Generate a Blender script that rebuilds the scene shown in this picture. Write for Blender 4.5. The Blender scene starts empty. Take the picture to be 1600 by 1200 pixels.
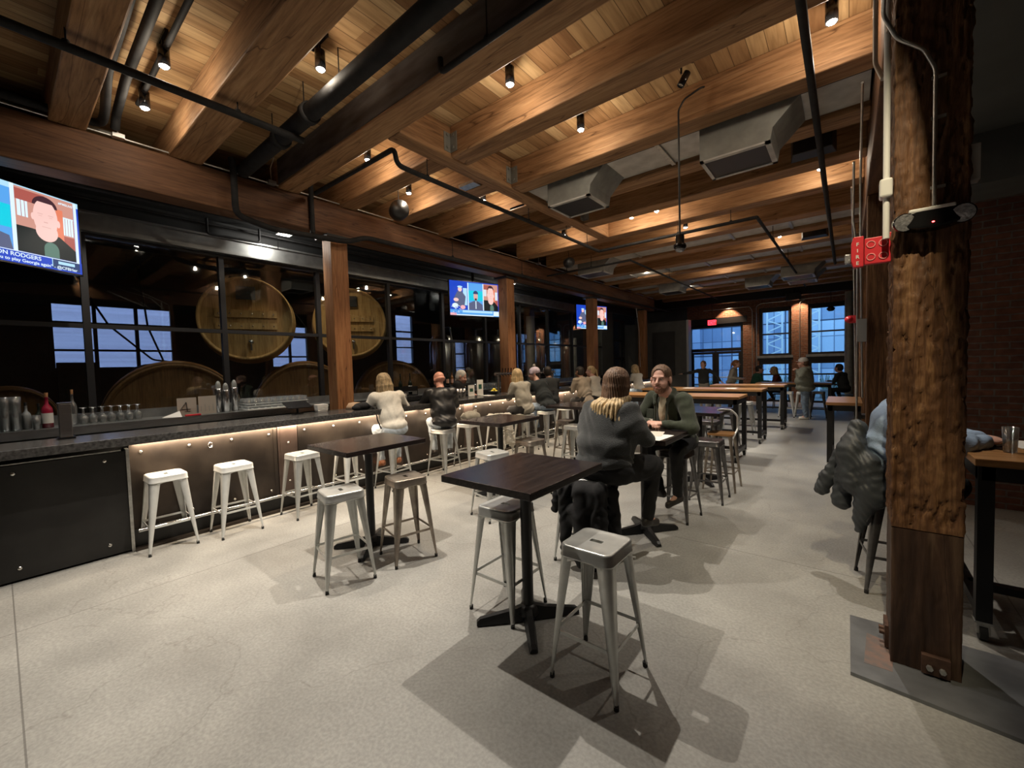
import bpy, math, random
import numpy as np
from mathutils import Vector, Matrix, noise as mnoise
sc = bpy.context.scene
COL = sc.collection
PI = math.pi
rnd = random.Random(7)
# ---------------------------------------------------------------- camera
cam_d = bpy.data.cameras.new('camera'); cam = bpy.data.objects.new('camera', cam_d); COL.objects.link(cam)
yaw, pit, rol = math.radians(38.9), math.radians(2.38), math.radians(-1.65)
fw = Vector((-math.sin(yaw)*math.cos(pit), math.cos(yaw)*math.cos(pit), -math.sin(pit)))
rt = Vector((math.cos(yaw), math.sin(yaw), 0)); up = rt.cross(fw)
rt2 = rt*math.cos(rol)+up*math.sin(rol); up2 = -rt*math.sin(rol)+up*math.cos(rol)
cam.matrix_world = Matrix(((rt2.x, up2.x, -fw.x, 0), (rt2.y, up2.y, -fw.y, 0), (rt2.z, up2.z, -fw.z, 1.75), (0, 0, 0, 1)))
cam_d.sensor_width = 36; cam_d.lens = 650/1600*36; cam_d.clip_start = .05; cam_d.clip_end = 200
sc.camera = cam
# ---------------------------------------------------------------- exposure, world
vs = sc.view_settings; vs.view_transform = 'Standard'; vs.look = 'None'; vs.gamma = 1; vs.use_curve_mapping = False
vs.exposure = 0.4
sc.cycles.use_denoising = True
sc.cycles.max_bounces = 8; sc.cycles.diffuse_bounces = 4; sc.cycles.glossy_bounces = 3; sc.cycles.transmission_bounces = 6
sc.cycles.transparent_max_bounces = 12; sc.cycles.sample_clamp_indirect = 4.0
sc.cycles.caustics_reflective = False; sc.cycles.caustics_refractive = False
W = bpy.data.worlds.new('world'); sc.world = W; W.use_nodes = True
bg = W.node_tree.nodes['Background']; bg.inputs[0].default_value = (.27, .58, 1.0, 1); bg.inputs[1].default_value = 2.3
# ---------------------------------------------------------------- room lights (power W, position, aim, cone deg, colour)
WARM = (1.0, .80, .57); NEUT = (1.0, .91, .79)
SPOTS = [  # x, y, z, watts, cone, aim dx, dy, dz, colour
 (-4.74, 1.18, 4.48, 210, 74, .0, -.1, -1, NEUT), (-5.62, 1.14, 4.48, 90, 76, .15, 0, -1, WARM),
 (-3.75, 1.98, 4.46, 430, 98, .12, -.08, -1, NEUT), (-2.58, 3.36, 4.48, 330, 92, -.05, -.10, -1, NEUT),
 (-2.45, 4.42, 4.48, 160, 66, -.05, .1, -1, NEUT), (-0.11, 4.45, 4.48, 190, 70, -.15, .0, -1, NEUT),
 (-4.69, 5.53, 4.48, 210, 80, -.05, 0, -1, WARM), (-0.32, 7.75, 4.48, 230, 76, -.1, 0, -1, NEUT),
 (-4.9, 3.40, 4.48, 210, 80, -.05, 0, -1, WARM), (-4.7, 7.75, 4.48, 190, 84, -.1, 0, -1, WARM), (-2.72, 7.80, 4.48, 260, 84, 0, 0, -1, NEUT),
 (-4.7, 10.0, 4.48, 190, 84, -.1, 0, -1, WARM), (-2.6, 9.0, 4.48, 220, 84, 0, 0, -1, NEUT), (-1.2, 11.2, 4.48, 400, 84, 0, 0, -1, NEUT),
 (-4.7, 12.4, 4.48, 180, 84, -.1, 0, -1, WARM), (-2.9, 13.4, 4.48, 280, 84, 0, 0, -1, NEUT), (-0.9, 14.5, 4.48, 330, 84, 0, 0, -1, NEUT),
 (-4.4, 16.0, 4.48, 100, 84, 0, 0, -1, WARM),
 (0.135, 1.30, 4.50, 240, 56, .06, .74, -1, (1, .84, .55)), (-1.9, 0.6, 4.48, 30, 92, -.25, .3, -1, NEUT),
 (-6.95, 3.30, 4.02, 90, 100, -.08, 0, -1, NEUT), (-6.95, 7.0, 4.02, 70, 100, -.08, 0, -1, NEUT), (-6.95, 10.2, 4.02, 70, 100, -.08, 0, -1, NEUT), (-6.95, .9, 4.02, 80, 100, -.08, 0, -1, NEUT),
 (-4.2, -0.6, 4.48, 130, 92, -.15, .35, -1, NEUT), (-0.6, -0.5, 4.48, 12, 92, -.15, .3, -1, NEUT),
]
for i, (x, y, z, w, cone, ax, ay, az, c) in enumerate(SPOTS):
    L = bpy.data.lights.new('can_light_beam', 'SPOT'); L.energy = w; L.color = c; L.spot_size = math.radians(cone); L.spot_blend = .8; L.shadow_soft_size = .02
    o = bpy.data.objects.new('can_light_beam', L); o.location = (x, y, z-.02)
    o.rotation_euler = Vector((ax, ay, az)).to_track_quat('-Z', 'Y').to_euler(); COL.objects.link(o)
# ---------------------------------------------------------------- materials
MATS = {}
def newmat(name):
    m = bpy.data.materials.new(name); m.use_nodes = True; nt = m.node_tree
    b = nt.nodes['Principled BSDF']; MATS[name] = m
    return m, nt, b
def N(nt, t, **kw):
    n = nt.nodes.new(t)
    for k, v in kw.items():
        if k.startswith('i_'):
            key = k[2:]; key = int(key) if key.isdigit() else key.replace('_', ' ')
            n.inputs[key].default_value = v
        else: setattr(n, k, v)
    return n
def ramp(nt, stops):
    r = N(nt, 'ShaderNodeValToRGB'); e = r.color_ramp.elements
    while len(e) < len(stops): e.new(.5)
    for el, (p, c) in zip(e, stops): el.position = p; el.color = (*c, 1)
    return r
def c4(c): return (*c, 1)
def mat(name, c, rough=.5, metal=0, var=.0, scale=8, bump=0, bscale=40, spec=.5, stretch=(1, 1, 1), c2=None, coat=0, sheen=0, world=False):
    """plain surface with procedural colour variation and bump"""
    m, nt, b = newmat(name); Lk = nt.links.new
    b.inputs['Roughness'].default_value = rough; b.inputs['Metallic'].default_value = metal
    b.inputs['Specular IOR Level'].default_value = spec; b.inputs['Coat Weight'].default_value = coat; b.inputs['Sheen Weight'].default_value = sheen
    tc = N(nt, 'ShaderNodeTexCoord'); mp = N(nt, 'ShaderNodeMapping'); mp.inputs['Scale'].default_value = stretch
    if world:
        g = N(nt, 'ShaderNodeNewGeometry'); Lk(g.outputs['Position'], mp.inputs['Vector'])
    else:
        oi = N(nt, 'ShaderNodeObjectInfo'); ad = N(nt, 'ShaderNodeVectorMath', operation='ADD'); mu = N(nt, 'ShaderNodeMath', operation='MULTIPLY', i_1=37.0)
        Lk(oi.outputs['Random'], mu.inputs[0]); Lk(tc.outputs['Object'], ad.inputs[0]); Lk(mu.outputs[0], ad.inputs[1]); Lk(ad.outputs[0], mp.inputs['Vector'])
    n = N(nt, 'ShaderNodeTexNoise', i_Scale=scale, i_Detail=5.0); Lk(mp.outputs[0], n.inputs['Vector'])
    lo = c2 if c2 else tuple(x*(1-var) for x in c); hi = c if c2 else tuple(min(1, x*(1+var)) for x in c)
    r = ramp(nt, [(.35, lo), (.65, hi)]); Lk(n.outputs[0], r.inputs[0]); Lk(r.outputs[0], b.inputs['Base Color'])
    if bump:
        n2 = N(nt, 'ShaderNodeTexNoise', i_Scale=bscale, i_Detail=3.0); Lk(mp.outputs[0], n2.inputs['Vector'])
        bp = N(nt, 'ShaderNodeBump', i_Strength=bump, i_Distance=.01); Lk(n2.outputs[0], bp.inputs['Height']); Lk(bp.outputs[0], b.inputs['Normal'])
    return m
def emit(name, c, s):
    m, nt, b = newmat(name); b.inputs['Base Color'].default_value = (0, 0, 0, 1); b.inputs['Emission Color'].default_value = c4(c); b.inputs['Emission Strength'].default_value = s; return m
def timber(name, cols, axis=0, rough=.6, grain=1.0, bump=.25, crack=True):
    """timber, grain along object axis"""
    m, nt, b = newmat(name); Lk = nt.links.new; b.inputs['Roughness'].default_value = rough; b.inputs['Specular IOR Level'].default_value = .3
    tc = N(nt, 'ShaderNodeTexCoord'); oi = N(nt, 'ShaderNodeObjectInfo'); mu = N(nt, 'ShaderNodeMath', operation='MULTIPLY', i_1=53.0)
    ad = N(nt, 'ShaderNodeVectorMath', operation='ADD'); Lk(oi.outputs['Random'], mu.inputs[0]); Lk(tc.outputs['Object'], ad.inputs[0]); Lk(mu.outputs[0], ad.inputs[1])
    mp = N(nt, 'ShaderNodeMapping'); s = [9, 9, 9]; s[axis] = .7; mp.inputs['Scale'].default_value = s; Lk(ad.outputs[0], mp.inputs['Vector'])
    n = N(nt, 'ShaderNodeTexNoise', i_Scale=1.3*grain, i_Detail=8.0, i_Distortion=.6); n.inputs['Roughness'].default_value = .65; Lk(mp.outputs[0], n.inputs['Vector'])
    r = ramp(nt, [(.28, cols[0]), (.5, cols[1]), (.72, cols[2])]); Lk(n.outputs[0], r.inputs[0])
    n2 = N(nt, 'ShaderNodeTexNoise', i_Scale=6.0*grain, i_Detail=4.0); Lk(mp.outputs[0], n2.inputs['Vector'])
    mx = N(nt, 'ShaderNodeMix', data_type='RGBA', blend_type='MULTIPLY'); mx.inputs[0].default_value = .55
    r2 = ramp(nt, [(.3, (.45, .42, .4)), (.55, (1, 1, 1))]); Lk(n2.outputs[0], r2.inputs[0]); Lk(r.outputs[0], mx.inputs[6]); Lk(r2.outputs[0], mx.inputs[7])
    out = mx.outputs[2]; h = n2.outputs[0]
    if crack:
        mp3 = N(nt, 'ShaderNodeMapping'); s3 = [5, 5, 5]; s3[axis] = .35; mp3.inputs['Scale'].default_value = s3; Lk(ad.outputs[0], mp3.inputs['Vector'])
        v = N(nt, 'ShaderNodeTexNoise', i_Scale=1.0, i_Detail=2.0); Lk(mp3.outputs[0], v.inputs['Vector'])
        a = N(nt, 'ShaderNodeMath', operation='SUBTRACT', i_1=.5); Lk(v.outputs[0], a.inputs[0]); ab = N(nt, 'ShaderNodeMath', operation='ABSOLUTE'); Lk(a.outputs[0], ab.inputs[0])
        r3 = ramp(nt, [(.0, (.25, .2, .17)), (.006, (1, 1, 1))]); Lk(ab.outputs[0], r3.inputs[0])
        m2 = N(nt, 'ShaderNodeMix', data_type='RGBA', blend_type='MULTIPLY'); m2.inputs[0].default_value = .8; Lk(out, m2.inputs[6]); Lk(r3.outputs[0], m2.inputs[7]); out = m2.outputs[2]
    Lk(out, b.inputs['Base Color'])
    bp = N(nt, 'ShaderNodeBump', i_Strength=bump, i_Distance=.006); Lk(h, bp.inputs['Height']); Lk(bp.outputs[0], b.inputs['Normal'])
    return m
BEAMC = [(.18, .095, .045), (.37, .205, .10), (.50, .31, .165)]
timber('beam_wood', BEAMC, 0); timber('beam_wood_y', BEAMC, 1)
timber('post_wood', [(.20, .085, .038), (.34, .155, .066), (.44, .23, .105)], 2)
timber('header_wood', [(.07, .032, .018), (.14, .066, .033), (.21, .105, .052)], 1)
timber('table_dark', [(.012, .009, .009), (.026, .019, .018), (.048, .034, .030)], 1, rough=.2, grain=2.6, bump=.12, crack=False)
timber('table_tan', [(.28, .13, .05), (.42, .22, .09), (.52, .30, .13)], 0, rough=.3, grain=2, bump=.05, crack=False)
timber('old_post_wood', [(.045, .021, .012), (.15, .072, .034), (.32, .175, .08)], 2, bump=.9, grain=2.0)
timber('old_post_base', [(.018, .009, .007), (.065, .036, .024), (.17, .11, .07)], 2, bump=.5, grain=.7)
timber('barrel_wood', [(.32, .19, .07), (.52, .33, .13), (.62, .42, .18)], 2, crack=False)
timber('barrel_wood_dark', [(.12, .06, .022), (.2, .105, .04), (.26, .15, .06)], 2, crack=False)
def planks():
    m, nt, b = newmat('deck_planks'); Lk = nt.links.new; b.inputs['Roughness'].default_value = .7; b.inputs['Specular IOR Level'].default_value = .2
    g = N(nt, 'ShaderNodeNewGeometry'); sp = N(nt, 'ShaderNodeSeparateXYZ'); Lk(g.outputs['Position'], sp.inputs[0])
    dv = N(nt, 'ShaderNodeMath', operation='DIVIDE', i_1=.152); Lk(sp.outputs[0], dv.inputs[0])
    fl = N(nt, 'ShaderNodeMath', operation='FLOOR'); Lk(dv.outputs[0], fl.inputs[0]); fr = N(nt, 'ShaderNodeMath', operation='FRACT'); Lk(dv.outputs[0], fr.inputs[0])
    dy = N(nt, 'ShaderNodeMath', operation='DIVIDE', i_1=2.3); Lk(sp.outputs[1], dy.inputs[0])
    wn0 = N(nt, 'ShaderNodeTexWhiteNoise', noise_dimensions='1D'); Lk(fl.outputs[0], wn0.inputs['W'])
    ady = N(nt, 'ShaderNodeMath', operation='ADD'); Lk(dy.outputs[0], ady.inputs[0]); Lk(wn0.outputs[0], ady.inputs[1]); fy = N(nt, 'ShaderNodeMath', operation='FLOOR'); Lk(ady.outputs[0], fy.inputs[0])
    cb = N(nt, 'ShaderNodeCombineXYZ'); Lk(fl.outputs[0], cb.inputs[0]); Lk(fy.outputs[0], cb.inputs[1])
    wn = N(nt, 'ShaderNodeTexWhiteNoise', noise_dimensions='2D'); Lk(cb.outputs[0], wn.inputs['Vector'])
    r = ramp(nt, [(.0, (.28, .15, .07)), (.4, (.42, .25, .12)), (.75, (.55, .36, .18)), (1, (.66, .47, .26))]); Lk(wn.outputs[0], r.inputs[0])
    mp = N(nt, 'ShaderNodeMapping'); mp.inputs['Scale'].default_value = (14, 1.2, 14); Lk(g.outputs['Position'], mp.inputs['Vector'])
    n = N(nt, 'ShaderNodeTexNoise', i_Scale=1.5, i_Detail=6.0, i_Distortion=.8); Lk(mp.outputs[0], n.inputs['Vector'])
    r2 = ramp(nt, [(.3, (.6, .55, .5)), (.6, (1, 1, 1))]); Lk(n.outputs[0], r2.inputs[0])
    mx = N(nt, 'ShaderNodeMix', data_type='RGBA', blend_type='MULTIPLY'); mx.inputs[0].default_value = .8; Lk(r.outputs[0], mx.inputs[6]); Lk(r2.outputs[0], mx.inputs[7])
    gp = ramp(nt, [(.0, (.06, .04, .03)), (.035, (1, 1, 1)), (.975, (1, 1, 1)), (1, (.06, .04, .03))]); Lk(fr.outputs[0], gp.inputs[0])
    m2 = N(nt, 'ShaderNodeMix', data_type='RGBA', blend_type='MULTIPLY'); m2.inputs[0].default_value = 1; Lk(mx.outputs[2], m2.inputs[6]); Lk(gp.outputs[0], m2.inputs[7])
    Lk(m2.outputs[2], b.inputs['Base Color'])
planks()
def concrete():
    m, nt, b = newmat('polished_concrete'); Lk = nt.links.new; b.inputs['Specular IOR Level'].default_value = .45
    g = N(nt, 'ShaderNodeNewGeometry'); P = g.outputs['Position']
    n = N(nt, 'ShaderNodeTexNoise', i_Scale=.9, i_Detail=7.0); n.inputs['Roughness'].default_value = .62; Lk(P, n.inputs['Vector'])
    r = ramp(nt, [(.3, (.225, .220, .205)), (.5, (.30, .295, .275)), (.72, (.385, .378, .35))]); Lk(n.outputs[0], r.inputs[0])
    n2 = N(nt, 'ShaderNodeTexNoise', i_Scale=55.0, i_Detail=4.0); Lk(P, n2.inputs['Vector'])
    r2 = ramp(nt, [(.35, (.82, .82, .82)), (.65, (1.08, 1.08, 1.08))]); Lk(n2.outputs[0], r2.inputs[0])
    mx = N(nt, 'ShaderNodeMix', data_type='RGBA', blend_type='MULTIPLY'); mx.inputs[0].default_value = .9; Lk(r.outputs[0], mx.inputs[6]); Lk(r2.outputs[0], mx.inputs[7])
    # hairline cracks
    nd = N(nt, 'ShaderNodeTexNoise', i_Scale=2.2, i_Detail=5.0); Lk(P, nd.inputs['Vector']); sc_ = N(nt, 'ShaderNodeVectorMath', operation='SCALE'); sc_.inputs['Scale'].default_value = .55; Lk(nd.outputs['Color'], sc_.inputs[0])
    av = N(nt, 'ShaderNodeVectorMath', operation='ADD'); Lk(P, av.inputs[0]); Lk(sc_.outputs[0], av.inputs[1])
    vo = N(nt, 'ShaderNodeTexVoronoi', feature='DISTANCE_TO_EDGE'); vo.inputs['Scale'].default_value = .55; Lk(av.outputs[0], vo.inputs['Vector'])
    r3 = ramp(nt, [(.0, (.62, .6, .58)), (.004, (1, 1, 1))]); Lk(vo.outputs[0], r3.inputs[0])
    m2 = N(nt, 'ShaderNodeMix', data_type='RGBA', blend_type='MULTIPLY'); m2.inputs[0].default_value = .5; Lk(mx.outputs[2], m2.inputs[6]); Lk(r3.outputs[0], m2.inputs[7])
    # pale chips
    v2 = N(nt, 'ShaderNodeTexVoronoi', feature='F1'); v2.inputs['Scale'].default_value = 6.0; Lk(P, v2.inputs['Vector'])
    wn = N(nt, 'ShaderNodeSeparateColor'); Lk(v2.outputs['Color'], wn.inputs[0])
    ml = N(nt, 'ShaderNodeMath', operation='MULTIPLY', i_1=.12); Lk(wn.outputs[0], ml.inputs[0]); lt = N(nt, 'ShaderNodeMath', operation='LESS_THAN'); 
    su = N(nt, 'ShaderNodeMath', operation='SUBTRACT', i_1=.085); Lk(ml.outputs[0], su.inputs[0]); Lk(v2.outputs['Distance'], lt.inputs[0]); Lk(su.outputs[0], lt.inputs[1])
    m3 = N(nt, 'ShaderNodeMix', data_type='RGBA'); lm = N(nt, 'ShaderNodeMath', operation='MULTIPLY', i_1=.5); Lk(lt.outputs[0], lm.inputs[0]); Lk(lm.outputs[0], m3.inputs[0]); Lk(m2.outputs[2], m3.inputs[6]); m3.inputs[7].default_value = (.52, .50, .46, 1)
    # saw-cut joints along X every 4.2 m and along Y every 6 m
    sp = N(nt, 'ShaderNodeSeparateXYZ'); Lk(P, sp.inputs[0])
    def joint(sock, off, per):
        a = N(nt, 'ShaderNodeMath', operation='SUBTRACT', i_1=off); Lk(sock, a.inputs[0]); w = N(nt, 'ShaderNodeMath', operation='PINGPONG', i_1=per/2); Lk(a.outputs[0], w.inputs[0])
        l = N(nt, 'ShaderNodeMath', operation='LESS_THAN', i_1=.004); Lk(w.outputs[0], l.inputs[0]); return l.outputs[0]
    j = N(nt, 'ShaderNodeMath', operation='MAXIMUM'); Lk(joint(sp.outputs[1], 4.2, 4.2), j.inputs[0]); Lk(joint(sp.outputs[0], .9, 5.4), j.inputs[1])
    jm = N(nt, 'ShaderNodeMath', operation='MULTIPLY', i_1=.6); Lk(j.outputs[0], jm.inputs[0])
    m4 = N(nt, 'ShaderNodeMix', data_type='RGBA'); Lk(jm.outputs[0], m4.inputs[0]); Lk(m3.outputs[2], m4.inputs[6]); m4.inputs[7].default_value = (.06, .055, .05, 1)
    Lk(m4.outputs[2], b.inputs['Base Color'])
    rr = N(nt, 'ShaderNodeMapRange', i_From_Min=.3, i_From_Max=.7, i_To_Min=.38, i_To_Max=.6); Lk(n.outputs[0], rr.inputs[0]); Lk(rr.outputs[0], b.inputs['Roughness'])
    bp = N(nt, 'ShaderNodeBump', i_Strength=.12, i_Distance=.004); Lk(n2.outputs[0], bp.inputs['Height']); Lk(bp.outputs[0], b.inputs['Normal'])
concrete()
def brick(name, c1, c2, mortar, u, v, dark=1):
    m, nt, b = newmat(name); Lk = nt.links.new; b.inputs['Roughness'].default_value = .85
    g = N(nt, 'ShaderNodeNewGeometry'); sp = N(nt, 'ShaderNodeSeparateXYZ'); Lk(g.outputs['Position'], sp.inputs[0]); cb = N(nt, 'ShaderNodeCombineXYZ')
    Lk(sp.outputs[u], cb.inputs[0]); Lk(sp.outputs[v], cb.inputs[1])
    nn = N(nt, 'ShaderNodeTexNoise', i_Scale=9.0, i_Detail=3.0); Lk(g.outputs['Position'], nn.inputs['Vector']); ss = N(nt, 'ShaderNodeVectorMath', operation='SCALE'); ss.inputs['Scale'].default_value = .02; Lk(nn.outputs['Color'], ss.inputs[0])
    ad = N(nt, 'ShaderNodeVectorMath', operation='ADD'); Lk(cb.outputs[0], ad.inputs[0]); Lk(ss.outputs[0], ad.inputs[1])
    br = N(nt, 'ShaderNodeTexBrick', i_Scale=1.0); br.inputs['Color1'].default_value = c4(c1); br.inputs['Color2'].default_value = c4(c2); br.inputs['Mortar'].default_value = c4(mortar)
    br.inputs['Mortar Size'].default_value = .008; br.inputs['Brick Width'].default_value = .215; br.inputs['Row Height'].default_value = .075; br.inputs['Bias'].default_value = -.1; Lk(ad.outputs[0], br.inputs['Vector'])
    n = N(nt, 'ShaderNodeTexNoise', i_Scale=14.0, i_Detail=6.0); Lk(g.outputs['Position'], n.inputs['Vector']); r = ramp(nt, [(.3, (.6, .6, .6)), (.7, (1.15, 1.15, 1.15))]); Lk(n.outputs[0], r.inputs[0])
    mx = N(nt, 'ShaderNodeMix', data_type='RGBA', blend_type='MULTIPLY'); mx.inputs[0].default_value = .9; Lk(br.outputs[0], mx.inputs[6]); Lk(r.outputs[0], mx.inputs[7]); Lk(mx.outputs[2], b.inputs['Base Color'])
    inv = N(nt, 'ShaderNodeMath', operation='SUBTRACT', i_0=1.0); Lk(br.outputs[1], inv.inputs[1]); hh = N(nt, 'ShaderNodeMath', operation='MULTIPLY_ADD', i_1=.5); Lk(n.outputs[0], hh.inputs[0]); Lk(inv.outputs[0], hh.inputs[2])
    bp = N(nt, 'ShaderNodeBump', i_Strength=.9, i_Distance=.012); Lk(hh.outputs[0], bp.inputs['Height']); Lk(bp.outputs[0], b.inputs['Normal'])
brick('brick_far', (.36, .15, .085), (.24, .10, .06), (.30, .25, .2), 0, 2)
brick('brick_side', (.22, .085, .055), (.14, .06, .04), (.17, .14, .12), 1, 2)
brick('brick_pier', (.20, .08, .05), (.13, .055, .04), (.17, .14, .12), 0, 2)
def glass(name, tint=(.92, .95, .95), refl=.10):
    m, nt, b = newmat(name); Lk = nt.links.new; nt.nodes.remove(b); o = nt.nodes['Material Output']
    t = N(nt, 'ShaderNodeBsdfTransparent'); t.inputs[0].default_value = c4(tint); gl = N(nt, 'ShaderNodeBsdfGlossy'); gl.inputs['Roughness'].default_value = .02 if refl < .2 else .12
    lw = N(nt, 'ShaderNodeLayerWeight', i_Blend=.25+refl*.5); mu = N(nt, 'ShaderNodeMath', operation='MULTIPLY_ADD', i_1=.5+refl*.5, i_2=refl*.4); Lk(lw.outputs['Fresnel'], mu.inputs[0])
    mx = N(nt, 'ShaderNodeMixShader'); Lk(mu.outputs[0], mx.inputs[0]); Lk(t.outputs[0], mx.inputs[1]); Lk(gl.outputs[0], mx.inputs[2])
    if refl > .3: df = N(nt, 'ShaderNodeBsdfDiffuse'); df.inputs[0].default_value = (.9, .9, .9, 1); m2 = N(nt, 'ShaderNodeMixShader'); m2.inputs[0].default_value = .08; Lk(mx.outputs[0], m2.inputs[1]); Lk(df.outputs[0], m2.inputs[2]); mx = m2
    Lk(mx.outputs[0], o.inputs[0])
glass('pane_glass'); glass('glassware', (.86, .9, .9), .35); glass('tinted_glass', (.6, .64, .66), .1)
glass('beer', (.85, .55, .12), .2); glass('rose_wine', (.75, .12, .16), .2)
mat('black_metal', (.012, .012, .013), .45, 0, .2, 6, .05); mat('black_gloss', (.008, .008, .009), .2, 0, .1)
mat('pipe_black', (.016, .016, .017), .75, 0, .3, 10, .1, 60, spec=.3); mat('window_black', (.014, .014, .016), .45)
mat('galv', (.52, .52, .50), .38, .85, .18, 22, .03); mat('conduit', (.62, .62, .60), .35, .9, .1, 12)
mat('duct_grey', (.30, .31, .29), .55, .35, .12, 7); mat('duct_panel', (.55, .55, .53), .5, .3, .15, 5)
mat('steel', (.55, .55, .55), .25, 1, .1, 6, stretch=(1, 1, 20)); mat('steel_channel', (.30, .31, .31), .4, .8, .15, 6)
mat('stool_silver', (.56, .57, .55), .34, .6, .07, 14, .03, 30); mat('stool_white', (.70, .71, .69), .35, .3, .05, 14, .03, 30)
mat('stool_raw', (.42, .37, .31), .36, .85, .3, 9, .04, 30, c2=(.26, .22, .19)); mat('stool_gun', (.16, .155, .155), .32, .85, .25, 10, .03, 30)
mat('rubber', (.015, .015, .015), .7); mat('white_plastic', (.75, .75, .73), .4, 0, .03)
mat('bar_steel', (.085, .068, .056), .42, .75, .35, 2.2, .08, 18, c2=(.04, .034, .031)); mat('bar_steel_dark', (.028, .027, .026), .45, .5, .3, 2.0, .05, 18)
mat('bar_panel_red', (.11, .078, .066), .42, .6, .25, 3, .05, 18); mat('bolt_steel', (.72, .70, .66), .25, 1)
mat('bar_stone', (.075, .072, .070), .22, 0, .45, 38, .03, 60, c2=(.03, .029, .028)); mat('dark_paint', (.022, .023, .024), .6, 0, .15, 4)
mat('grey_wall_paint', (.085, .088, .088), .7, 0, .1, 3); mat('dark_ceiling_paint', (.075, .080, .078), .75, 0, .12, 2, .1, 12)
mat('steel_plate', (.24, .25, .26), .42, .5, .3, 4, .04, 30, c2=(.15, .155, .165)); mat('rust', (.09, .05, .035), .6, .4, .4, 14); mat('rust_stain', (.26, .17, .14), .5, .4, .2, 20, c2=(.17, .15, .145))
mat('red_light', (.85, .30, .30), .4); mat('red_paint', (.66, .035, .05), .35, 0, .05); mat('grey_box', (.38, .40, .42), .5, .2); mat('white_paint', (.8, .8, .78), .5); mat('paper', (.78, .77, .73), .7, 0, .02)
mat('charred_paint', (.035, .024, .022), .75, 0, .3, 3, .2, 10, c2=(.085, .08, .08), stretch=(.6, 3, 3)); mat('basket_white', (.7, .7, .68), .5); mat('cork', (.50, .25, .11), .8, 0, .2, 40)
mat('cardboard', (.55, .50, .43), .8); mat('lemon', (.75, .6, .05), .4); mat('cloth_black', (.006, .006, .007), .9, 0, .2, 10, .2, 60); mat('tan_hat', (.40, .27, .17), .8)
mat('skin', (.60, .34, .26), .5, 0, .07, 18, .05, 90); mat('skin_ruddy', (.62, .30, .22), .45, 0, .08, 18, .05, 90); mat('skin_brown', (.30, .16, .10), .5, 0, .07, 18)
mat('hair_brown', (.16, .092, .055), .55, 0, .4, 60, .5, 120, stretch=(1, 1, .08)); mat('hair_blonde', (.52, .38, .20), .5, 0, .4, 60, .6, 120, stretch=(1, 1, .08)); mat('hair_dirty', (.34, .25, .14), .5, 0, .5, 60, .6, 120, stretch=(1, 1, .08))
mat('hair_dark', (.02, .014, .010), .6, 0, .3, 60, .5, 120); mat('hair_copper', (.30, .13, .055), .55, 0, .3, 60, .5, 120)
mat('beard', (.30, .165, .11), .8, 0, .3, 90, .5, 200); mat('lip', (.42, .15, .13), .5); mat('eye_white', (.75, .72, .7), .3); mat('eye_dark', (.02, .015, .012), .2)
mat('denim', (.20, .27, .36), .85, 0, .25, 12, .3, 150); mat('denim_light', (.50, .56, .62), .85, 0, .2, 9, .3, 150); mat('knit_grey', (.024, .027, .028), .95, 0, .2, 60, .8, 110, sheen=.3, stretch=(1, 1, 2.5))
mat('jacket_green', (.027, .035, .019), .9, 0, .2, 30, .4, 150, sheen=.2); mat('tee_cream', (.50, .44, .32), .9, 0, .1, 20, .2, 90); mat('white_wool', (.66, .63, .56), .95, 0, .06, 40, .5, 120, sheen=.3)
mat('leather_black', (.014, .014, .015), .42, 0, .2, 20, .25, 30); mat('trouser_black', (.008, .008, .009), .9, 0, .2, 10, .2, 60); mat('sweat_grey', (.36, .34, .29), .95, 0, .1, 14, .3, 90); mat('hood_black', (.02, .025, .027), .9, 0, .2, 20, .3, 60)
mat('linen_beige', (.36, .30, .23), .95, 0, .12, 12, .3, 90); mat('hoodie_blue', (.30, .40, .55), .95, 0, .08, 16, .3, 90); mat('puffer_grey', (.045, .052, .060), .5, 0, .15, 12, .15, 60); mat('green_shirt', (.02, .09, .06), .9); mat('maroon', (.10, .02, .02), .9)
mat('shirt_charcoal', (.03, .033, .035), .9); mat('khaki', (.30, .28, .24), .9); mat('olive_hoodie', (.20, .21, .17), .9, 0, .1, 14, .2, 60); mat('lilac', (.68, .58, .68), .95, 0, .08, 60, .6, 90); mat('shoe_tan', (.33, .13, .06), .6); mat('shoe_dark', (.03, .025, .022), .5); mat('orange_top', (.65, .25, .04), .9)
mat('gingham', (.6, .6, .6), .9, 0, .7, 40); mat('lens_grey', (.35, .35, .37), .2, .4, .3, 60, .5, 80); mat('siding', (.95, .56, .64), .8, 0, .08, 2, .4, 14, stretch=(1, .1, 8))
mat('asphalt', (.10, .11, .12), .9, world=True); mat('outdoor_concrete', (.28, .3, .32), .9, 0, .2, 1.5)
emit('led_warm', (1, .78, .55), 9); emit('lamp_face', (1, .92, .78), 60); emit('exit_red', (1, .03, .05), 6); emit('red_led', (1, .05, .05), 12); emit('outside_lamp', (1, .95, .85), 5)
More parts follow.
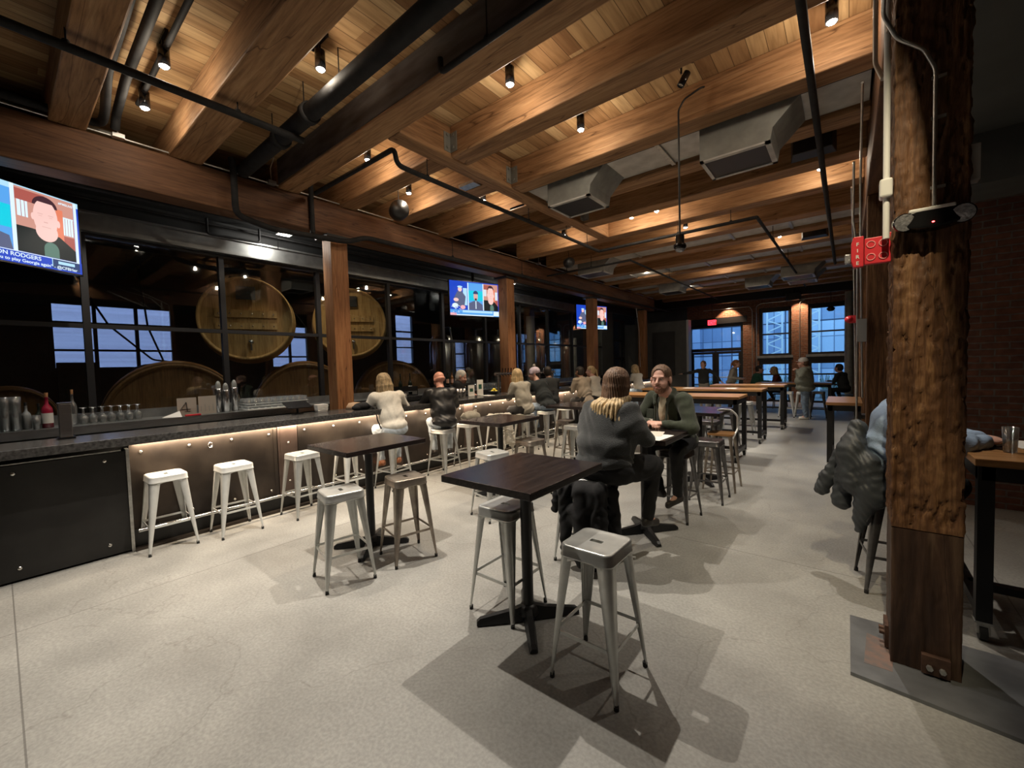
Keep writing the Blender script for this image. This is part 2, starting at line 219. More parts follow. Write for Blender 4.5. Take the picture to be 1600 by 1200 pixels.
# ---------------------------------------------------------------- geometry helpers
class MB:
    def __init__(s): s.v = []; s.f = []; s.m = []; s.sm = []
    def add(s, vs, fs, mi=0, smooth=False):
        b = len(s.v); s.v += [tuple(v) for v in vs]; s.f += [tuple(b+i for i in f) for f in fs]; s.m += [mi]*len(fs); s.sm += [smooth]*len(fs); return s
    def box(s, x0, y0, z0, x1, y1, z1, mi=0, M=None):
        vs = [(x0, y0, z0), (x1, y0, z0), (x1, y1, z0), (x0, y1, z0), (x0, y0, z1), (x1, y0, z1), (x1, y1, z1), (x0, y1, z1)]
        if M is not None: vs = [M @ Vector(v) for v in vs]
        return s.add(vs, [(0, 3, 2, 1), (4, 5, 6, 7), (0, 1, 5, 4), (1, 2, 6, 5), (2, 3, 7, 6), (3, 0, 4, 7)], mi)
    def bar(s, a, b, w, h, mi=0, upv=(0, 0, 1)):
        a, b = Vector(a), Vector(b); d = (b-a).normalized(); u = Vector(upv)
        if abs(d.dot(u)) > .98: u = Vector((1, 0, 0))
        x = d.cross(u).normalized()*w/2; y = x.cross(d).normalized()*h/2
        return s.add([a-x-y, a+x-y, a+x+y, a-x+y, b-x-y, b+x-y, b+x+y, b-x+y], [(0, 3, 2, 1), (4, 5, 6, 7), (0, 1, 5, 4), (1, 2, 6, 5), (2, 3, 7, 6), (3, 0, 4, 7)], mi)
    def cyl(s, a, b, r0, r1=None, n=16, mi=0, cap=True):
        r1 = r0 if r1 is None else r1; a, b = Vector(a), Vector(b); d = (b-a).normalized()
        u = Vector((0, 0, 1)) if abs(d.z) < .9 else Vector((1, 0, 0)); x = d.cross(u).normalized(); y = d.cross(x)
        vs = [a+(x*math.cos(t)+y*math.sin(t))*r0 for t in [2*PI*i/n for i in range(n)]]+[b+(x*math.cos(t)+y*math.sin(t))*r1 for t in [2*PI*i/n for i in range(n)]]
        s.add(vs, [(i, (i+1) % n, n+(i+1) % n, n+i) for i in range(n)], mi, True)
        if cap: s.add(vs[:n], [tuple(range(n-1, -1, -1))], mi); s.add(vs[n:], [tuple(range(n))], mi)
        return s
    def tube(s, pts, r, n=10, mi=0):
        pts = [Vector(p) for p in pts]; q = [pts[0]]
        for i in range(1, len(pts)-1):   # round the corners
            a, b, c = pts[i-1], pts[i], pts[i+1]; d1 = (a-b); d2 = (c-b); l = min(d1.length, d2.length, r*6)*.48
            p0 = b+d1.normalized()*l; p1 = b+d2.normalized()*l
            for k in range(5): t = k/4; q.append(p0*(1-t)**2+b*2*t*(1-t)+p1*t*t)
        q.append(pts[-1]); rings = []
        x = None
        for i, p in enumerate(q):
            d = ((q[min(i+1, len(q)-1)]-q[max(i-1, 0)])).normalized()
            if x is None: u = Vector((0, 0, 1)) if abs(d.z) < .9 else Vector((1, 0, 0)); x = d.cross(u).normalized()
            x = (x-d*x.dot(d)).normalized(); y = d.cross(x)
            rings.append([p+(x*math.cos(2*PI*k/n)+y*math.sin(2*PI*k/n))*r for k in range(n)])
        vs = [v for R in rings for v in R]; fs = []
        for i in range(len(rings)-1):
            for k in range(n): fs.append((i*n+k, i*n+(k+1) % n, (i+1)*n+(k+1) % n, (i+1)*n+k))
        s.add(vs, fs, mi, True); s.add(rings[0], [tuple(range(n-1, -1, -1))], mi); s.add(rings[-1], [tuple(range(n))], mi); return s
    def lathe(s, prof, c=(0, 0, 0), n=20, mi=0, M=None, smooth=True):
        c = Vector(c); vs = []
        for r, z in prof: vs += [Vector((r*math.cos(2*PI*k/n), r*math.sin(2*PI*k/n), z)) for k in range(n)]
        if M is not None: vs = [M @ v for v in vs]
        vs = [v+c for v in vs]
        return s.add(vs, [(i*n+k, i*n+(k+1) % n, (i+1)*n+(k+1) % n, (i+1)*n+k) for i in range(len(prof)-1) for k in range(n)], mi, smooth)
    def prism(s, poly, z0, z1, mi=0, M=None):
        n = len(poly); vs = [Vector((x, y, z0)) for x, y in poly]+[Vector((x, y, z1)) for x, y in poly]
        if M is not None: vs = [M @ v for v in vs]
        return s.add(vs, [tuple(range(n-1, -1, -1)), tuple(range(n, 2*n))]+[(i, (i+1) % n, n+(i+1) % n, n+i) for i in range(n)], mi)
    def sph(s, c, r, n=14, mi=0):
        r = (r, r, r) if not hasattr(r, '__len__') else r; m_ = n//2; vs = []
        for i in range(m_+1):
            t = PI*i/m_
            for k in range(n): p = 2*PI*k/n; vs.append((c[0]+r[0]*math.sin(t)*math.cos(p), c[1]+r[1]*math.sin(t)*math.sin(p), c[2]-r[2]*math.cos(t)))
        return s.add(vs, [(i*n+k, i*n+(k+1) % n, (i+1)*n+(k+1) % n, (i+1)*n+k) for i in range(m_) for k in range(n)], mi, True)
    def obj(s, name, mats, parent=None, origin=None, bevel=0, smooth=False):
        """link as one mesh object; top-level ones get their origin at the base centre"""
        me = bpy.data.meshes.new(name); A = np.array([tuple(v) for v in s.v], dtype=float)
        if parent is None and origin is None:
            lo, hi = A.min(0), A.max(0); origin = ((lo[0]+hi[0])/2, (lo[1]+hi[1])/2, lo[2])
        if origin is None: origin = (0, 0, 0)
        A = A-np.array(origin); me.from_pydata(A.tolist(), [], s.f); me.update()
        for mm in ([mats] if isinstance(mats, str) else mats): me.materials.append(MATS[mm])
        me.polygons.foreach_set('material_index', s.m); me.polygons.foreach_set('use_smooth', [bool(x or smooth) for x in s.sm])
        o = bpy.data.objects.new(name, me); COL.objects.link(o)
        if parent is not None: o.parent = parent
        else: o.location = origin
        if bevel:
            bv = o.modifiers.new('bevel', 'BEVEL'); bv.width = bevel; bv.segments = 2; bv.limit_method = 'ANGLE'; bv.angle_limit = math.radians(50)
        return o
def tag(o, label, cat, group=None):
    o['label'] = label; o['category'] = cat
    if group: o['group'] = group
    return o
def struct(o): o['kind'] = 'structure'; return o
def thing(name, label, cat, loc=(0, 0, 0), rz=0, group=None):
    o = bpy.data.objects.new(name, None); COL.objects.link(o); o.location = loc; o.rotation_euler = (0, 0, rz); o.empty_display_size = .1
    return tag(o, label, cat, group)
def dup(root, loc, rz=None, label=None, group=None, name=None):
    r = root.copy(); COL.objects.link(r); r.location = loc
    if rz is not None: r.rotation_euler = (0, 0, rz)
    if label: r['label'] = label
    if group: r['group'] = group
    for ch in list(root.children):
        c = ch.copy(); COL.objects.link(c); c.parent = r
        for g in ch.children: d = g.copy(); COL.objects.link(d); d.parent = c
    return r
def rrect(w, h, r, n=5):
    pts = []
    for cx, cy, a0 in ((w/2-r, h/2-r, 0), (-w/2+r, h/2-r, 90), (-w/2+r, -h/2+r, 180), (w/2-r, -h/2+r, 270)):
        for k in range(n+1): a = math.radians(a0+90*k/n); pts.append((cx+r*math.cos(a), cy+r*math.sin(a)))
    return pts
def text(body, size, M, m, parent, name, extrude=.0005, bold=False, align='LEFT', sx=1):
    cu = bpy.data.curves.new('t', 'FONT'); cu.body = body; cu.size = size; cu.extrude = extrude; cu.align_x = align
    if bold: cu.offset = size*.018
    t = bpy.data.objects.new('t', cu); COL.objects.link(t); dg = bpy.context.evaluated_depsgraph_get(); me = bpy.data.meshes.new_from_object(t.evaluated_get(dg)); bpy.data.objects.remove(t)
    me.transform(M @ Matrix.Diagonal((sx, 1, 1, 1))); me.materials.clear(); me.materials.append(MATS[m]); o = bpy.data.objects.new(name, me); COL.objects.link(o)
    if parent is not None: o.parent = parent
    return o
# ================================================================ SETTING
def slab(name, x0, y0, z0, x1, y1, z1, m): return struct(MB().box(x0, y0, z0, x1, y1, z1).obj(name, m))
slab('floor', -14.2, -3.6, -.12, 3.6, 20.3, 0, 'polished_concrete')
slab('ceiling', -7.9, -3.6, 4.76, 3.6, 20.3, 4.9, 'deck_planks')
slab('wall_near', -14.2, -3.8, 0, 3.6, -3.6, 4.9, 'grey_wall_paint')
slab('wall_right', 3.3, -3.6, 0, 3.5, 20.3, 4.76, 'brick_side')
# right aisle: brick pier behind the near column and its lower painted ceiling
slab('ceiling_right', .56, -3.6, 3.95, 3.3, 17.0, 4.05, 'dark_ceiling_paint')
slab('trim_8', .56, 6.3, 3.45, 3.3, 6.6, 3.95, 'dark_ceiling_paint')
w = MB(); w.box(.95, 7.0, 0, 1.95, 7.35, 3.45); struct(w.obj('wall_pier', 'brick_pier'))
# far brick wall with openings: door bay, two windows up, two below
fx0, fx1 = -5.72, 3.3
def wall_with_holes(name, axis, pos, thick, a0, a1, z0, z1, holes, m):
    """wall in plane x=pos (axis 0) or y=pos (axis 1), holes as (a0,a1,z0,z1)"""
    xs = sorted({a0, a1, *[h[0] for h in holes], *[h[1] for h in holes]}); zs = sorted({z0, z1, *[h[2] for h in holes], *[h[3] for h in holes]})
    b = MB()
    for i in range(len(xs)-1):
        for j in range(len(zs)-1):
            cx, cz = (xs[i]+xs[i+1])/2, (zs[j]+zs[j+1])/2
            if any(h[0] < cx < h[1] and h[2] < cz < h[3] for h in holes): continue
            if axis == 1: b.box(xs[i], pos, zs[j], xs[i+1], pos+thick, zs[j+1])
            else: b.box(pos-thick, xs[i], zs[j], pos, xs[i+1], zs[j+1])
    return struct(b.obj(name, m))
WY = 20.0
FH = [(-5.66, -3.46, 0, 3.36), (-2.86, -1.74, 1.90, 3.86), (-2.86, -1.74, 0, 1.72), (-1.20, .02, 1.90, 3.86), (-1.20, .02, 0, 1.72)]
wall_with_holes('wall_far', 1, WY, .34, -5.72, 3.4, 0, 4.76, FH, 'brick_far')
wall_with_holes('wall_far_left', 1, WY, .3, -14.2, -5.72, 0, 4.9, [], 'grey_wall_paint')
# arched brick heads drawn as segmental trim over the two tall windows
def frame_window(name, x0, x1, z0, z1, rails, mull, fr=.11, y=WY+.1):
    f = MB(); t = .09
    f.box(x0, y, z0, x0+fr, y+t, z1); f.box(x1-fr, y, z0, x1, y+t, z1); f.box(x0+fr, y, z1-fr*1.6, x1-fr, y+t, z1); f.box(x0+fr, y, z0, x1-fr, y+t, z0+fr*.7)
    for r in rails: f.box(x0+fr, y+.01, r-.03, x1-fr, y+t-.01, r+.03)
    for q in mull: f.box(q-.025, y+.012, z0+fr*.7, q+.025, y+t-.012, z1-fr)
    o = struct(f.obj(name, 'window_black'))
    MB().box(x0+fr, y+.04, z0+.05, x1-fr, y+.05, z1-fr).obj('glass_pane', 'pane_glass', o, origin=tuple(o.location)).location = (0, 0, 0)
    return o
frame_window('window_1', -2.86, -1.74, 1.90, 3.86, [2.78], [])
frame_window('window_2', -1.20, .02, 1.90, 3.86, [2.78], [])
frame_window('window_3', -2.86, -1.74, 0, 1.72, [1.12, .72], [])
frame_window('window_4', -1.20, .02, 0, 1.72, [1.12, .72], [])
for i, (a, b_) in enumerate(((-2.92, -1.68), (-1.26, .08))): slab('trim_%d' % (i+1), a, WY-.14, 1.80, b_, WY+.1, 1.90, 'steel_channel'); slab('trim_%d' % (i+3), a, WY-.02, 1.70, b_, WY+.12, 1.80, 'window_black')
slab('trim_5', -5.80, WY-.06, 3.36, -3.30, WY+.2, 3.62, 'window_black')     # steel lintel over the doors
# door bay: transom and two glazed leaves
d = MB(); x0, x1 = -5.66, -3.46
for a, b_, c, e in ((x0, x0+.1, 0, 3.36), (x1-.1, x1, 0, 3.36), (x0+.1, x1-.1, 3.22, 3.36), (x0+.1, x1-.1, 2.16, 2.30), (-4.60, -4.52, 0, 2.16)): d.box(a, WY+.1, c, b_, WY+.2, e)
dr = struct(d.obj('door_1', 'window_black')); L0 = tuple(dr.location)
for a, b_ in ((x0+.1, -4.60), (-4.52, x1-.1)):
    l = MB(); l.box(a, WY+.11, .02, a+.09, WY+.17, 2.15); l.box(b_-.09, WY+.11, .02, b_, WY+.17, 2.15); l.box(a+.09, WY+.11, 2.05, b_-.09, WY+.17, 2.15); l.box(a+.09, WY+.11, .02, b_-.09, WY+.17, .28)
    q = l.obj('door_leaf', 'window_black', dr, origin=L0); q.location = (0, 0, 0)
    h = MB().tube([(a+.1, WY+.05, 1.02), (b_-.1, WY+.05, 1.02)], .02); hh = h.obj('push_bar', 'conduit', q, origin=L0); hh.location = (0, 0, 0)
MB().box(x0+.1, WY+.14, .1, x1-.1, WY+.15, 3.22).obj('glass_pane', 'pane_glass', dr, origin=L0).location = (0, 0, 0)
# grey partition at the left end, dark panel on it
slab('wall_partition', -7.7, 17.5, 0, -5.02, 17.75, 3.42, 'grey_wall_paint')
slab('trim_6', -5.02, 17.42, 0, -4.94, 17.8, 3.42, 'grey_box')
tag(MB().box(-6.4, 17.44, 1.2, -5.5, 17.5, 3.0).obj('wall_board', 'dark_paint'), 'black framed board hanging on the grey partition beside the exit doors', 'board')
# steel beam in front of the far wall
slab('trim_7', -7.7, 19.1, 4.14, 3.3, 19.3, 4.66, 'window_black')
# brewery hall behind the glass
slab('wall_brewery_ceiling', -14.2, -3.6, 4.95, -7.7, 20.3, 5.05, 'dark_paint')
BW = [(.8, 3.05, 1.95, 3.55), (10.0, 10.95, 1.95, 4.0), (13.2, 14.6, 1.2, 3.0), (17.0, 19.4, .9, 3.6), (5.4, 6.6, 1.9, 3.3), (23, 24, 1, 2)][:5]
wall_with_holes('wall_brewery', 0, -14.0, .2, -3.6, 20.3, 0, 5.0, BW, 'dark_paint')
k = 5
for (a, b_, c, e) in BW:
    f = MB(); X = -14.05
    for p, q in ((a, a+.07), (b_-.07, b_)): f.box(X, p, c, X+.08, q, e)
    for p, q in ((c, c+.07), (e-.07, e), ((c+e)/2+.28, (c+e)/2+.34), ((c+e)/2-.35, (c+e)/2-.30)): f.box(X, a+.07, p, X+.08, b_-.07, q)
    n = max(1, round((b_-a)/.75))
    for j in range(1, n): y = a+(b_-a)*j/n; f.box(X+.005, y-.035, c, X+.075, y+.035, e)
    o = struct(f.obj('window_%d' % k, 'window_black')); k += 1
    MB().box(X+.03, a+.05, c+.05, X+.04, b_-.05, e-.05).obj('glass_pane', 'pane_glass', o, origin=tuple(o.location)).location = (0, 0, 0)
slab('wall_outside_siding', -17.2, -8, -1, -17.0, 30, 7, 'siding')
# glazed partition between bar and brewery, bays 1.5 m at x=-7.7
GX = -7.7; ys = [-3.6]+[.78+1.53*i for i in range(-2, 10)]
ys = [y for y in ys if y > -3.0]
gf = MB(); gf.box(GX-.05, -3.6, 0, GX+.05, 15.3, 1.30)
gfo = struct(gf.obj('wall_left', 'dark_paint'))
wf = MB()
for y in [.78+1.53*i for i in range(-2, 10)]: wf.box(GX-.045, y-.035, 1.30, GX+.045, y+.035, 3.66)
for z in (2.41, 3.60): wf.box(GX-.04, -3.6, z, GX+.04, 15.3, z+.055)
wfo = struct(wf.obj('window_10', 'window_black')); o0 = tuple(wfo.location)
MB().box(GX-.006, -3.6, 1.30, GX+.006, 15.3, 3.64).obj('glass_pane', 'pane_glass', wfo, origin=o0).location = (0, 0, 0)
slab('wall_left_upper', GX-.12, -3.6, 3.90, GX+.0, 20.0, 4.95, 'dark_paint')
ch = MB(); ch.box(GX+.06, -3.6, 3.655, GX+.10, 15.3, 3.88); ch.box(GX-.1, -3.6, 3.64, GX+.16, 15.3, 3.665); ch.box(GX-.1, -3.6, 3.87, GX+.16, 15.3, 3.895)
struct(ch.obj('trim_9', 'steel_channel'))
# grey wall and glazed door past the bar
slab('wall_left_end', GX-.1, 15.3, 0, GX+.05, 16.3, 3.90, 'grey_wall_paint')
slab('wall_left_far', GX-.1, 19.0, 0, GX+.05, 20.0, 3.90, 'grey_wall_paint')
df = MB()
for y in (16.3, 17.1, 17.45): df.box(GX-.05, y, 0, GX+.05, y+.08, 3.6)
for z in (.0, 1.2, 1.95, 2.7, 3.55): df.box(GX-.045, 16.3, z, GX+.045, 17.5, z+.07)
struct(df.obj('door_2', 'window_black'))
# the world outside: street, building front opposite, planter hedge
def facade():
    m, nt, b = newmat('facade'); Lk = nt.links.new; b.inputs['Roughness'].default_value = .6
    g = N(nt, 'ShaderNodeNewGeometry'); sp = N(nt, 'ShaderNodeSeparateXYZ'); Lk(g.outputs['Position'], sp.inputs[0]); cb = N(nt, 'ShaderNodeCombineXYZ'); Lk(sp.outputs[0], cb.inputs[0]); Lk(sp.outputs[2], cb.inputs[1])
    br = N(nt, 'ShaderNodeTexBrick', i_Scale=1.0); br.inputs['Color1'].default_value = (.62, .68, .78, 1); br.inputs['Color2'].default_value = (.30, .34, .50, 1); br.inputs['Mortar'].default_value = (.12, .15, .22, 1)
    br.offset = 0; br.inputs['Mortar Size'].default_value = .05; br.inputs['Brick Width'].default_value = 3.3; br.inputs['Row Height'].default_value = 2.1; br.inputs['Bias'].default_value = -.1; Lk(cb.outputs[0], br.inputs['Vector'])
    b2 = N(nt, 'ShaderNodeTexBrick', i_Scale=1.0); b2.inputs['Color1'].default_value = (1, 1, 1, 1); b2.inputs['Color2'].default_value = (.55, .62, .7, 1); b2.inputs['Mortar'].default_value = (.3, .33, .4, 1)
    b2.inputs['Mortar Size'].default_value = .03; b2.offset = 0; b2.inputs['Brick Width'].default_value = .66; b2.inputs['Row Height'].default_value = 1.05; Lk(cb.outputs[0], b2.inputs['Vector'])
    mx = N(nt, 'ShaderNodeMix', data_type='RGBA', blend_type='MULTIPLY'); mx.inputs[0].default_value = 1; Lk(br.outputs[0], mx.inputs[6]); Lk(b2.outputs[0], mx.inputs[7]); Lk(mx.outputs[2], b.inputs['Base Color'])
facade()
b = MB(); b.box(-22, 34, 0, 16, 36, 11)
for i in range(10): b.box(-20+i*3.6, 33.6, 0, -19.5+i*3.6, 34, 11)
tag(b.obj('building', 'facade'), 'pale blue office building across the street seen through the end windows', 'building')
struct(MB().box(-24, 20.3, -.2, 18, 60, -.05).obj('floor_outside', 'asphalt'))
for i, (x, nm) in enumerate(((-6.2, 'seen through the transom above the exit doors'), (-2.4, 'seen through the left end window'), (-1.15, 'seen at the left side of the right end window'))):
    b = MB(); Y_ = 27
    for sx in (-.35, .35): b.box(x*1.3+sx-.04, Y_-.04, -.05, x*1.3+sx+.04, Y_+.04, 8)
    for k_ in range(12): b.bar((x*1.3-.35, Y_, k_*.65), (x*1.3+.35, Y_, k_*.65+.32), .06, .06); b.bar((x*1.3+.35, Y_, k_*.65+.32), (x*1.3-.35, Y_, k_*.65+.65), .06, .06)
    tag(b.obj('lattice_mast', 'white_paint'), 'pale lattice steel mast outside, '+nm, 'mast')
for i, (x, nm) in enumerate(((-5.6, 'outside the left door leaf'), (-3.9, 'outside the right door leaf'), (-1.9, 'outside the left end window'), (-.4, 'outside the right end window'))):
    b = MB(); rr = random.Random(i)
    b.box(x-.55, 23.0, -.05, x+.55, 23.6, .35, 0)
    for q in range(60): a = (x+rr.uniform(-.5, .5), 23.3+rr.uniform(-.22, .22), .35); b.bar(a, (a[0]+rr.uniform(-.12, .12), a[1]+rr.uniform(-.1, .1), .35+rr.uniform(.3, .75)), .03, .01, 1)
    mat('hedge_green', (.16, .24, .14), .8) if 'hedge_green' not in MATS else None
    tag(b.obj('planter', ['outdoor_concrete', 'hedge_green']), 'planter of tall grass '+nm, 'planter', )
# ================================================================ TIMBER FRAME
ORD = ['first', 'second', 'third', 'fourth', 'fifth', 'sixth', 'seventh', 'eighth', 'ninth', 'tenth', 'eleventh', 'twelfth', 'thirteenth', 'fourteenth', 'fifteenth', 'sixteenth', 'seventeenth']
def beam(x0, y0, z0, x1, y1, z1, m, name, label, bev=.015):
    b = MB().box(x0, y0, z0, x1, y1, z1); return tag(b.obj(name, m, bevel=bev), label, 'beam')
BB, BT = 4.38, 4.76
beam(-7.65, .46, BB, .19, .74, BT, 'beam_wood', 'ceiling_beam', 'nearest cross beam at the top left, half hidden by black pipes')
beam(-7.65, 1.42, BB, .19, 1.76, BT, 'beam_wood', 'ceiling_beam', 'broad pale cross beam between the two bright can lights and the thick black drain pipe')
b2 = beam(-7.65, 2.64, BB, .19, 2.94, BT, 'beam_wood', 'ceiling_beam', 'cross beam with a charred black face beyond the thick black drain pipe')
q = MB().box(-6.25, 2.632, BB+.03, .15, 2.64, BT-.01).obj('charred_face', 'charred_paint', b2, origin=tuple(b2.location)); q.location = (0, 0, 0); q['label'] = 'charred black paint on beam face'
TX = -3.86
right = [(3.70, 4.00), (4.90, 5.18), (5.92, 6.25), (7.05, 7.36)]
left = [(3.55, 3.85), (4.55, 4.85), (5.60, 5.90), (6.75, 7.05)]
for i, (a, c) in enumerate(right): beam(TX, a, BB, .19, c, BT, 'beam_wood', 'ceiling_beam', ORD[i]+' beam hung off the right side of the trimmer beam, counting from the camera')
for i, (a, c) in enumerate(left): beam(-7.65, a, BB, TX-.23, c, BT, 'beam_wood', 'ceiling_beam', ORD[i]+' short beam on the bar side of the trimmer beam, counting from the camera')
full = [(8.12, 8.42), (9.40, 9.72), (10.42, 10.76), (11.66, 11.98), (12.78, 13.10), (13.95, 14.25), (15.05, 15.35), (16.2, 16.5), (17.35, 17.65), (18.4, 18.7)]
for i, (a, c) in enumerate(full): beam(-6.3, a, BB, .19, c, BT, 'beam_wood', 'ceiling_beam', ORD[i]+' full-width cross beam past the trimmer beam')
tb = beam(TX-.23, 2.94, BB-.01, TX, 8.12, BT, 'beam_wood_y', 'trimmer_beam', 'trimmer beam running lengthwise with steel joist hangers on its side')
o0 = tuple(tb.location)
for i, (a, c) in enumerate(right):      # joist hangers with bolts
    h = MB(); h.box(TX, a-.11, BB+.05, TX+.008, a-.003, BT-.1); h.box(TX+.008, a-.010, BB+.05, TX+.12, a-.003, BT-.1)
    for z in (BB+.1, BB+.25): h.cyl((TX+.008, a-.06, z), (TX+.022, a-.06, z), .018, n=8); h.cyl((TX+.06, a-.024, z), (TX+.06, a-.010, z), .018, n=8)
    h.obj('joist_hanger', 'duct_grey', tb, origin=o0).location = (0, 0, 0)
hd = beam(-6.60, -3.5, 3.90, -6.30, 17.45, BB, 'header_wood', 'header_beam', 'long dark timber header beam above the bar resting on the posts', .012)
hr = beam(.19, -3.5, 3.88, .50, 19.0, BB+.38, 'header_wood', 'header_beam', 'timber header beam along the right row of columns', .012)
for i, y in enumerate((3.54, 7.87, 12.2, 16.5)):
    lab = ['nearest square timber post standing behind the bar, left of the blonde woman', 'second timber post at the bar, just right of the middle television', 'third timber post at the bar, in front of the farthest television', 'last timber post at the far end of the bar'][i]
    t = tag(MB().box(-6.59, y-.14, 0, -6.31, y+.14, 3.90).obj('timber_post', 'post_wood', bevel=.012), lab, 'post')
    cp = MB().box(-6.64, y-.22, 3.86, -6.26, y+.22, 3.90); cp.obj('post_cap', 'black_metal', t, origin=tuple(t.location)).location = (0, 0, 0)
for i, y in enumerate((7.35, 11.6, 15.8)):
    lab = ['second timber column on the right, just behind the small brown table', 'third timber column on the right', 'fourth timber column on the right, nearest the end windows'][i]
    tag(MB().box(.20, y, 0, .48, y+.30, 3.88).obj('timber_column', 'old_post_wood', bevel=.015), lab, 'column')
# near column: hewn surface with real relief
def hewn(x0, y0, x1, y1, z0, z1, step=.0085):
    b = MB(); per = []
    nx = int((x1-x0)/step); ny = int((y1-y0)/step); nz = int((z1-z0)/(step*1.6))
    for i in range(nx): per.append((x0+(x1-x0)*i/nx, y0, 0, -1))
    for i in range(ny): per.append((x1, y0+(y1-y0)*i/ny, 1, 0))
    for i in range(nx): per.append((x1-(x1-x0)*i/nx, y1, 0, 1))
    for i in range(ny): per.append((x0, y1-(y1-y0)*i/ny, -1, 0))
    n = len(per); vs = []
    for k in range(nz+1):
        z = z0+(z1-z0)*k/nz
        for x, y, ax, ay in per:
            p = Vector((x*9, y*9, z*6)); d1 = mnoise.noise(p*2.6)*.008+mnoise.noise(p*5)*.006+mnoise.noise(Vector((x*70, y*70, z*38)))*.0045+mnoise.noise(Vector((x*16, y*16, z*1.2)))*.010
            r = abs(mnoise.noise(Vector((x*20, y*20, z*2.2)))); d1 += -.012 if r < .045 else 0
            if z < .82: d1 *= .18
            vs.append((x+ax*d1, y+ay*d1, z))
    b.add(vs, [(k*n+i, k*n+(i+1) % n, (k+1)*n+(i+1) % n, (k+1)*n+i) for k in range(nz) for i in range(n)], 0, True)
    return b
col = tag(hewn(.195, 3.10, .475, 3.42, .80, 3.88).obj('timber_column', 'old_post_wood'), 'large rough-hewn timber column in the right foreground carrying conduit and an emergency light', 'column')
o0 = tuple(col.location)
def child(mb, name, m, par, label=None, bevel=0):
    o = mb.obj(name, m, par, origin=tuple(par.location), bevel=bevel); o.location = (0, 0, 0)
    if label: o['label'] = label
    return o
child(hewn(.196, 3.101, .474, 3.42, .022, .795), 'column_base', 'old_post_base', col, 'darker smoother scarfed base of the column')
child(MB().box(.50-.03, 3.13, 2.62, .50+.015, 3.2, 2.80), 'white_box', 'white_plastic', col, bevel=.004)
bk = MB(); bk.box(.32, 3.07, .03, .43, 3.105, .13)
bkt = child(bk, 'base_bracket', 'rust', col, 'dark rusty bolted steel bracket')
for bx_ in (.35, .40): o = MB().cyl((bx_, 3.07, .07), (bx_, 3.052, .07), .014, n=6).obj('bolt', 'galv', bkt, origin=tuple(col.location))
bk = MB(); bk.box(.178, 3.22, .03, .20, 3.36, .16); [bk.cyl((.178, 3.26+.05*i, .10), (.155, 3.26+.05*i, .10), .014, n=6) for i in range(2)]
child(bk, 'base_bracket', 'rust', col)
fp = MB().prism([(.02, 3.52), (.02, 2.87), (3.0, 2.50), (3.0, 3.45), (.6, 3.52)][::-1], .0, .02)
fp = tag(fp.obj('floor_plate', 'steel_plate'), 'grey steel plate on the floor under the rough-hewn column', 'plate')
child(MB().prism([(.08, 3.0), (.2, 3.0), (.22, 3.3), (.1, 3.34)], .0201, .0208), 'rust_patch', 'rust_stain', fp, 'rust stain')
